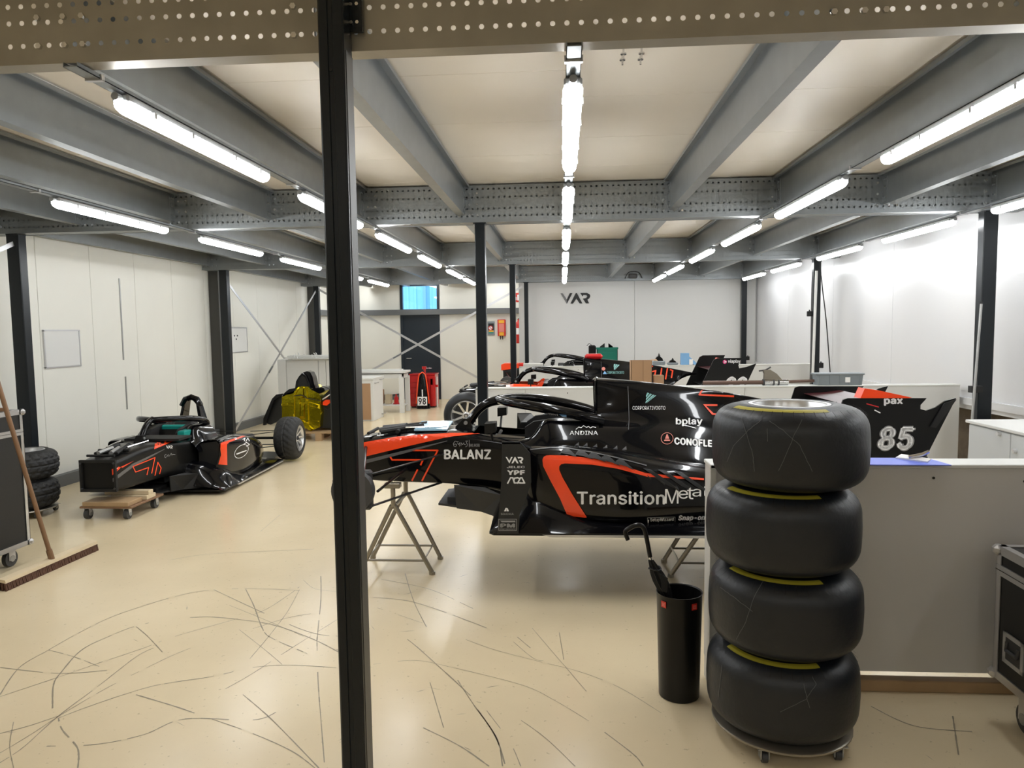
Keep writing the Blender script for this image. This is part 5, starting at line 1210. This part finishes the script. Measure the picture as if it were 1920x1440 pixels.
for (x, y) in ((lx, ty+.06), (tx1-.06, ty+.45), (tx0+.1, ty+.06), (tx0+.1, ty+.45)): B('leg', (x-.045, y-.045, 0), (x+.045, y+.045, tz-.12), 'whitepaint', t, True)
m = MB(); m.box((tx0+.05, ty+.03, tz-.15), (tx1-.05, ty+.06, tz-.06)); m.box((tx1-.08, ty+.03, tz-.15), (tx1-.05, ty+.50, tz-.06)); m.build('apron', 'whitepaint', t, True)
B('edge', (tx0+.02, ty+.02, tz-.062), (tx1-.03, ty+.5, tz-.045), 'black', t, True)
B('low_shelf', (tx0+.1, ty+.05, .14), (tx1-.06, ty+.48, .16), 'whitepaint', t, True)
o = B('board', (tx0+.2, ty+.28, tz+.001), (tx1-.15, ty+.5, tz+.02), 'whitepaint'); tag(o, 'white board lying on the workbench near the dark door', 'board'); rebase(o, (-3.8, ty+.57, tz+.001))
for i, (x, h, w, mt, lab) in enumerate(((-3.92, .30, .13, 'cardboard', 'small brown carton standing on the low shelf of the workbench'), (-3.74, .20, .12, 'palewood', 'pale wooden offcut on the low shelf of the workbench'))):
    o = B('carton' if i == 0 else 'wood_offcut', (x, ty+.3, .161), (x+w, ty+.45, .161+h), mt, bev=.004); tag(o, lab, 'box' if i == 0 else 'wood'); rebase(o, (x+w/2, ty+.37, .161))
t = thing('bottle_jack', 'small red hydraulic jack on the low shelf of the workbench', 'jack', (at(743, 745, 'y', ty+.3).x, ty+.3, .161))
MB().lathe([(0, 0), (.07, 0), (.07, .02), (.05, .03), (.045, .15), (.02, .16), (.018, .21), (0, .21)], 14).build('body', 'red', t, smooth=True, ang=.5); MB().tube([(-.07, 0, .19), (.07, 0, .21)], .012, 6).build('saddle', 'black', t)
t = thing('tool_cabinet', 'dark red metal tool cabinet in front of the dark door', 'cabinet', (-2.93, 15.95, 0)); yc = 15.6
xa, xb = at(769, 735, 'y', yc).x, at(816, 735, 'y', yc).x; zc = at(790, 703, 'y', yc).z
B('carcass', (xa, yc, .03), (xb, yc+.45, zc), 'red', t, True, bev=.01)
for k in range(5): B('drawer', (xa+.03, yc-.012, .08+k*(zc-.12)/5), (xb-.12, yc, .08+(k+.92)*(zc-.12)/5), 'red', t, True, bev=.004)
for z in (.2, .5): MB().box((xb-.10, yc-.02, z), (xb-.04, yc, zc-.08), bev=.008).build('side_rib', 'red', t, True)
B('top_tray', (xa-.01, yc-.02, zc), (xb+.01, yc+.46, zc+.02), 'red', t, True)
B('plinth', (xa+.02, yc+.03, 0), (xb-.02, yc+.4, .03), 'black', t, True)
nx = at(789, 740, 'y', 15.2).x
t = thing('nose_cone', 'black racing nose cone with orange outline and number 98, standing on its end', 'nose cone', (nx, 15.47, 0))
zt_ = at(788, 698, 'y', 15.2).z
hw = lambda z: .155*(1-(z/zt_)**1.5*.55)*(1 if z < zt_*.85 else math.sqrt(max(0, 1-((z-zt_*.85)/(zt_*.16))**2)))
m = MB(); n = 16; rows = [i/14*zt_ for i in range(15)]
for z in rows:
    w_ = max(hw(z), .004)
    for j in range(n): a = 2*PI*j/n; m.v.append((w_*math.copysign(abs(math.cos(a))**.7, math.cos(a)), .11*(1-z/zt_*.6)*math.sin(a)*max(w_/.155, .05)**.5, z))
m.f = [(i*n+j, i*n+(j+1) % n, (i+1)*n+(j+1) % n, (i+1)*n+j) for i in range(14) for j in range(n)]+[tuple(range(n)), tuple(range(14*n, 15*n))]
m.build('shell', 'blackgloss', t, smooth=True)
pts = [(-hw(z)*.93, -.085+z*.02, z) for z in rows[2:14]]+[(0, -.05, zt_-.01)]+[(hw(z)*.93, -.085+z*.02, z) for z in rows[2:14][::-1]]
MB().tube(pts, .015, 6).build('outline_stripe', 'orange', t, smooth=True)
B('number_plate', (-.105, -.125, .075), (.105, -.120, .265), 'white', t)
plane_text('98', (nx-.082, 15.47-.126, .095), (.164, 0, 0), (0, 0, .15), 'blackprint', t, bold=.03)
B('highlight_strip', (-.012, -.100, .27), (.012, -.096, .42), 'white', t)
plane_text('PIRO', (nx-.05, 15.2-.088, zt_-.13), (.10, 0, 0), (0, 0, .045), 'white', t, bold=.05) if False else None
t = thing('jack_handle', 'red jack handle with steel pin rising behind the upright nose cone', 'tool', (nx, 15.8, zc+.02)); zz_ = at(787, 688, 'y', 15.8).z-zc-.02
MB().tube([(-.02, 0, 0), (-.02, 0, zz_)], .022, 8).build('shaft', 'red', t); MB().tube([(-.03, 0, zz_-.05), (-.03, 0, zz_+.01)], .05, 10).build('head', 'red', t); MB().tube([(0, 0, zz_-.03), (.14, 0, zz_-.03)], .006, 6).build('pin', 'chrome', t)
t = thing('steel_tube', 'short white tube standing by the right side of the red tool cabinet', 'tube', (at(819.5, 730, 'y', 15.7).x, 15.7, 0)); MB().tube([(0, 0, 0), (0, 0, at(819, 706, 'y', 15.7).z)], .018, 10).build('tube', 'whitepaint', t); MB().cyl((0, 0, .45), (0, 0, .50), .026, 10).build('collar', 'red', t)

# ---- back wall: fire blanket, sign, extinguisher
yb = 17.515
def q3(x, y, yy=yb): return Vector(at(x, y, 'y', yy))
t = thing('sign_board', 'small dark framed safety sign board with a red ring symbol on the cream back wall', 'sign', tuple(q3(921, 628)))
a, b = q3(914.5, 628.5), q3(927.5, 602.5); B('panel', (a.x, yb-.02, a.z), (b.x, yb, b.z), 'greybin', t, True)
B('print_black', (a.x+.02, yb-.022, a.z+.12), (b.x-.02, yb-.02, b.z-.05), 'blackprint', t, True)
c = q3(920, 615); m = MB(); m.tube([(c.x+.05*math.cos(k), yb-.024, c.z+.05*math.sin(k)) for k in [2*PI*i/16 for i in range(16)]], .008, 4, closed=True); m.tube([(c.x-.035, yb-.026, c.z+.035), (c.x+.035, yb-.026, c.z-.035)], .006, 4); m.build('ring_symbol', 'redfire', t, True)
MB().cyl((c.x, yb-.0225, c.z), (c.x, yb-.022, c.z), .05, 16).build('print_white', 'white', t, True)
B('print_yellow', (a.x+.03, yb-.023, a.z+.08), (b.x-.03, yb-.02, a.z+.115), 'yel', t, True); B('print_teal', (a.x+.03, yb-.023, a.z+.045), (b.x-.03, yb-.02, a.z+.075), 'tealpad', t, True)
t = thing('fire_blanket_box', 'red and yellow fire blanket box with two black pull straps on the back wall', 'fire blanket', tuple(q3(940, 631)))
a, b = q3(933.5, 630), q3(948, 599); B('case', (a.x, yb-.07, a.z), (b.x, yb, b.z), 'redfire', t, True, bev=.008)
B('yellow_label', (a.x+.03, yb-.073, b.z-.09), (b.x-.03, yb-.07, b.z-.02), 'yel', t, True); B('pink_label', (a.x+.035, yb-.073, a.z+.10), (b.x-.035, yb-.07, b.z-.10), 'pinkish', t, True); B('yellow_label', (a.x+.04, yb-.073, a.z+.01), (b.x-.04, yb-.07, a.z+.09), 'yel', t, True)
for dx in (.055, .11): MB().prism([(a.x+dx, yb-.05, a.z), (a.x+dx+.022, yb-.05, a.z), (a.x+dx+.02, yb-.05, a.z-.085), (a.x+dx+.004, yb-.05, a.z-.085)], (0, .008, 0)).build('pull_strap', 'black', t, True)
yx = 16.9; c = Vector(at(972.5, 650, 'y', yx))
t = thing('fire_extinguisher', 'red fire extinguisher with black hose hanging on the return wall beyond the posts', 'fire extinguisher', (c.x, yx, c.z+.08))
H = at(972, 596, 'y', yx).z-c.z-.08
MB().lathe([(0, 0), (.06, 0), (.07, .02), (.07, H*.72), (.05, H*.83), (.02, H*.88), (.02, H*.95), (0, H*.95)], 18).build('cylinder', 'redfire', t, smooth=True, ang=.8)
MB().lathe([(.0715, H*.35), (.0715, H*.6)], 18).build('label', 'white', t)
MB().prism([(-.03, -.012, H*.93), (.06, -.012, H*.97), (.10, -.012, H*1.06), (.0, -.012, H*.98)], (0, .024, 0)).build('lever', 'black', t)
MB().tube(catmull([(.02, 0, H*.9), (.09, -.02, H*.8), (.085, -.03, H*.4), (.07, -.03, .02), (.05, -.03, -.08)], 5), .012, 6).build('hose', 'black', t, smooth=True)
c = Vector(at(970, 565, 'y', 16.6)); t = thing('wall_sign', 'small square red extinguisher pictogram sign high on the return wall', 'sign', (c.x, 16.6, c.z))
B('plate', (-.09, -.006, -.02), (.09, 0, .19), 'redfire', t); m = MB(); m.box((.0, -.009, .02), (.04, -.006, .13)); m.box((.0, -.009, .13), (.05, -.006, .15)); m.box((-.05, -.009, .03), (-.02, -.006, .10)); m.builds('pictogram', 'white', t)

# ---- things on the partitions
def top2(px, py_, z, yy): return Vector(at(px, py_, 'y', yy))
t = thing('cardboard_box', 'open brown cardboard box on the low partition behind the nearest car', 'box', (.83, 7.66, 1.077)); h = .275; w = .22
m = MB(); m.box((-w/2, 0, 0), (w/2, .004, h)); m.box((-w/2, .14, 0), (w/2, .144, h)); m.box((-w/2, 0, 0), (-w/2+.004, .144, h)); m.box((w/2-.004, 0, 0), (w/2, .144, h)); m.box((-w/2, 0, 0), (w/2, .144, .004)); m.build('carton', 'cardboard', t)
MB().prism([(w/2, 0, h), (w/2, .144, h), (w/2+.06, .144, h+.005), (w/2+.06, 0, h-.01)], (.002, 0, .003)).build('flap', 'cardboard', t); B('tape', (.015, -.001, 0), (.02, 0, h), 'handlewood', t)
t = thing('cardboard_box', 'small brown box beside the open cardboard box on the low partition', 'box', (1.0, 7.70, 1.077)); MB().box((-.035, 0, 0), (.07, .1, .115), bev=.003).build('carton', 'cardboard', t)
t = thing('green_crate', 'dark green plastic crate with black contents on the far partition', 'crate', (.74, 12.0, 1.077)); w = .17; h = .30
m = MB(); m.box((-w, 0, 0), (w, .01, h)); m.box((-w, .14, 0), (w, .15, h)); m.box((-w, 0, 0), (-w+.01, .15, h)); m.box((w-.01, 0, 0), (w, .15, h)); m.box((-w, 0, 0), (w, .15, .01)); m.box((-w-.01, -.01, h-.03), (w+.01, .16, h)); m.build('shell', 'green', t)
m = MB(); m.box((-w+.04, -.008, .05), (w-.04, 0, h-.08)); m.build('recess_panel', 'green', t)
for (x, s) in ((-.1, 1), (.08, -1)): MB().prism([(x-.06, .03, h-.05), (x+.06, .03, h-.05), (x+.06*s, .03, h+.07), (x-.01*s, .03, h+.02)], (0, .06, 0)).build('handle_flap', 'black', t)
t = thing('charger', 'black cordless tool charger beside the green crate', 'charger', (.485, 12.0, 1.077)); MB().box((-.05, 0, 0), (.07, .12, .34), bev=.02).build('case', 'plastic_black', t); MB().tube([(0, .05, .34), (-.04, .05, .37), (-.08, .05, .33)], .006, 6).build('cable', 'black', t)
K11 = (8, 1180, 630)
def blob(name, label, cat, px0, px1, py0, y, zb, seed, mt='castor'):
    a, b = at(px0, 680, 'y', y).x, at(px1, 680, 'y', y).x; zt_ = at(px0, py0, 'y', y).z; r = random.Random(seed)
    t = thing(name, label, cat, ((a+b)/2, y, zb)); W_ = b-a; H_ = zt_-zb
    MB().box((-W_/2, -.04, 0), (W_/2, .05, H_*.35), bev=.01).build('base', 'greybin', t)
    MB().prism([(-W_*.4, -.03, H_*.35), (W_*.35, -.03, H_*.35), (W_*.25, -.03, H_*.6), (0, -.03, H_*.8), (-W_*.2, -.03, H_*.7)], (0, .07, 0)).build('body', 'plastic_black', t)
    MB().tube([(-W_*.05, 0, H_*.7), (0, 0, H_), (W_*.08, 0, H_*.75)], .012, 6).build('lever', 'black', t)
    return t
blob('cordless_drill', 'black power tool on a grey base on the far partition', 'tool', 1224, 1247, 663, 12.06, 1.077, 1)
blob('clamp_tool', 'low black clamp tool on the far partition left of the blue holder', 'tool', 1251, 1271, 672, 12.06, 1.077, 2)
t = thing('magazine_holder', 'light blue plastic file holder on the far partition', 'file holder', (2.08, 12.02, 1.077)); s = .0
m = MB(); m.box((-.13, 0, 0), (.0, .10, .19)); m.prism([(-.11, -.004, .19), (-.06, -.004, .19), (.13, -.004, .02), (.13, -.004, 0), (.08, -.004, 0)], (0, .10, 0)); m.build('holder', 'lightblue', t)
MB().box((0.0, -.01, 0), (.06, .0, .09), bev=.002).build('label_card', 'white', t)
t = thing('power_strip', 'red-ended pale strip light part on the left end of the far partition', 'tool', (-.62, 12.03, 1.077)); MB().box((-.10, -.02, 0), (.30, .03, .05), bev=.008).build('body', 'trimlight', t); MB().box((-.115, -.022, 0), (-.03, .032, .055), bev=.008).build('end_cap', 'redfire', t); MB().prism([(.05, 0, .05), (.15, 0, .05), (.12, 0, .09), (.08, 0, .11)], (0, .02, 0)).build('clip', 'whitepaint', t)
t = thing('cable_gland', 'small black coiled fitting on top of the far partition below the far halo', 'fitting', (.10, 12.05, 1.077)); MB().tube([(-.06, 0, .015), (-.02, 0, .07), (.03, 0, .08), (.07, 0, .02)], .012, 6).build('coil', 'black', t); MB().box((-.09, -.02, 0), (.09, .02, .014)).build('base', 'black', t)
# driveshaft and clamp on the middle partition
sh = thing('driveshaft', 'long brown and steel tube lying on the middle partition behind the tyre stack', 'tube', (2.0, 7.72, 1.077)); r = .03
xa, xb, xc = at(1318, 733, 'y', 7.72).x, at(1448, 733, 'y', 7.72).x, at(1526, 733, 'y', 7.72).x
MB().cyl((xa-2.0, 0, r), (xb-2.0, 0, r), .022, 14).build('shaft', 'brownpipe', sh, smooth=True); MB().cyl((xb-2.0, 0, r), (xc-2.0, 0, r+.012), .016, 14).build('thin_shaft', 'brownpipe', sh, smooth=True)
MB().cyl((xb-2.0-.09, 0, r), (xb-2.0+.16, 0, r), .03, 16).build('joint', 'chrome', sh, smooth=True)
for dx in (-.10, .0, .05): MB().cyl((xb-2.0+dx, 0, r), (xb-2.0+dx+.015, 0, r), .036, 16).build('ring', 'castor', sh)
m = MB(); m.prism([(xb-2.0-.09, -.02, .06), (xb-2.0+.10, -.02, .05), (xb-2.0+.04, -.02, .12), (xb-2.0-.03, -.02, .165), (xb-2.0-.10, -.02, .16), (xb-2.0-.085, -.02, .12)], (0, .05, 0)); m.build('clamp', 'trestle', sh)
MB().tube([(xb-2.0-.14, 0, .15), (xb-2.0-.07, 0, .16), (xb-2.0-.02, 0, .19)], .009, 6).build('clamp_lever', 'castor', sh)
gx = at(1572, 720, 'y', 7.69).x
t = thing('storage_crate', 'grey plastic storage crate with lid on the middle partition behind the tyre stack', 'crate', (gx, 7.65, 1.077)); w = .235; h = at(1572, 701, 'y', 7.65).z-1.077
MB().prism([(-w*.94, 0, 0), (w*.94, 0, 0), (w, 0, h), (-w, 0, h)], (0, .145, 0)).build('body', 'greybin', t); MB().box((-w-.012, -.01, h-.012), (w+.012, .155, h+.006), bev=.004).build('lid', 'greybin', t)
m = MB()
for k in range(5): m.box((-w+.03+k*.10, -.006, .01), (-w+.04+k*.10, 0, h-.012))
m.builds('rib', 'greybin', t); B('label_card', (.05, -.009, h*.25), (.10, -.006, h*.7), 'white', t)
t = thing('roll_fitting', 'small white roller with black rings in front of the grey crate', 'fitting', (gx-.02, 7.655, 1.077)) if False else None
# clipboard on the foreground partition
cb = [Vector(at(x, y, 'z', 1.0725)) for x, y in ((1630, 871), (1770, 868), (1712, 857), (1632, 857))]
t = thing('clipboard', 'blue clipboard lying on top of the foreground partition beside the tyre stack', 'clipboard', tuple((cb[0]+cb[2])/2))
m = MB(); X0, X1 = 1.25, cb[1].x; m.prism([(X0, 3.285, 1.0715), (X1, 3.275, 1.0715), (X1-.02, 3.45, 1.0715), (X0, 3.46, 1.0715)], (0, 0, .004)); m.build('board', 'blue', t, True)
c = Vector((X1-.10, 3.37, 1.076)); m = MB(); m.prism([c+Vector((-.07, .06, 0)), c+Vector((.02, -.05, 0)), c+Vector((.04, -.04, .012)), c+Vector((-.04, .07, .014))], (0, 0, .006)); m.build('clip_plate', 'rim_white', t, True)
MB().tube([c+Vector((-.03, .02, .014)), c+Vector((.02, .0, .03)), c+Vector((.045, -.01, .045))], .008, 8).build('clip_spring', 'chrome', t, True)
MB().tube([c+Vector((.02, .0, .0)), c+Vector((.035, -.01, .022))], .007, 6).build('clip_pivot', 'black', t, True)
# ---- right side: white cabinet, leaning pipes, cable
cx_ = at(1815, 800, 'y', 5.2).x; t = thing('low_cabinet', 'white low cabinet with flat doors behind the foreground partition at the right', 'cabinet', (cx_+.4, 4.5, 0)); zt_ = at(1815, 787, 'y', 5.2).z
B('carcass', (cx_+.012, 3.62, .02), (cx_+.95, 5.20, zt_-.02), 'bluegrey', t, True); B('top', (cx_-.012, 3.6, zt_-.02), (cx_+.97, 5.215, zt_), 'whitepaint', t, True, bev=.003)
ys_ = [5.19, 4.72, 4.28, 3.64]
for a, b in zip(ys_[:-1], ys_[1:]): B('door', (cx_, b+.004, .04), (cx_+.018, a-.004, zt_-.03), 'bluegrey', t, True, bev=.002)
for y, z in ((4.83, zt_-.045), (4.66, zt_-.13)): MB().cyl((cx_-.02, y, z), (cx_, y, z), .014, 10).build('knob', 'rim_white', t, True)
def pole(nm, label, cat, a, b, r, mt, extra=None):
    t = thing(nm, label, cat, tuple(a)); MB().tube([a, b], r, 10).build('tube', mt, t, True, smooth=True); MB().tube([Vector(b), Vector(b)+(Vector(b)-Vector(a)).normalized()*.02], r*1.1, 10).build('end_cap', 'black', t, True); return t
pole('leaning_pole', 'thin grey pole leaning against the near right post', 'pole', Vector((3.55, 6.55, .0)), Vector(at(1840, 570, 'y', 6.70)), .011, 'pipe')
t = thing('pole_bracket', 'small black bracket holding the thin grey pole to the near right post', 'bracket', (3.75, 6.78, 1.2)); p = at(1826, 730, 'y', 6.75); B('block', (p.x-.03, 6.73, p.z-.03), (3.77, 6.79, p.z+.03), 'black', t, True)
pole('leaning_tube', 'white tube fastened beside the black post above the grey crate', 'tube', Vector(at(1524, 700, 'y', 11.12)), Vector(at(1531, 508, 'y', 11.15)), .02, 'whitepaint')
t = thing('black_cable', 'black cable hanging from the beam beside the post above the grey crate', 'cable', tuple(at(1557, 700, 'y', 11.13))); MB().tube(catmull([Vector((3.95, 11.17, 2.70))]+[Vector(at(x, y, 'y', 11.13)) for x, y in ((1539, 492), (1542, 540), (1549, 600), (1557, 705))], 5), .008, 6).build('cord', 'black', t, True)
for (px, py, yy, lab) in ((1521, 588, 11.12, 'small black clip box on the left side of the post above the grey crate'), (1541, 686, 11.12, 'small black socket box on the right side of the post above the grey crate'), (1408, 672, 15.5, 'tiny black fitting beside the far right corner post')):
    p = Vector(at(px, py, 'y', yy)); p.x = {1521: 3.738, 1541: 3.922, 1408: 3.925}[px]; p.y = {1408: 15.6}.get(px, 11.25); t = thing('clip_box', lab, 'fitting', tuple(p)); MB().box((-.035, -.02, -.04), (.035, .02, .04), bev=.006).build('case', 'black', t); MB().cyl((0, 0, .04), (0, 0, .06), .01, 6).build('gland', 'black', t)
for (px, lab) in ((868, 'black emergency beacon hanging on the farthest beam left of the middle posts'), (1187, 'black emergency beacon hanging on the farthest beam above the logo')):
    p = Vector(at(px, 522, 'y', 15.45)); t = thing('beacon', lab, 'sensor', (p.x, 15.45, p.z))
    MB().box((-.09, -.03, 0), (.09, .05, .10), bev=.02).build('case', 'castor', t); MB().tube(catmull([(-.17, 0, .0), (-.10, 0, .12), (0, 0, .14), (.12, 0, .12), (.19, 0, .0)], 5), .01, 6).build('cable', 'black', t)
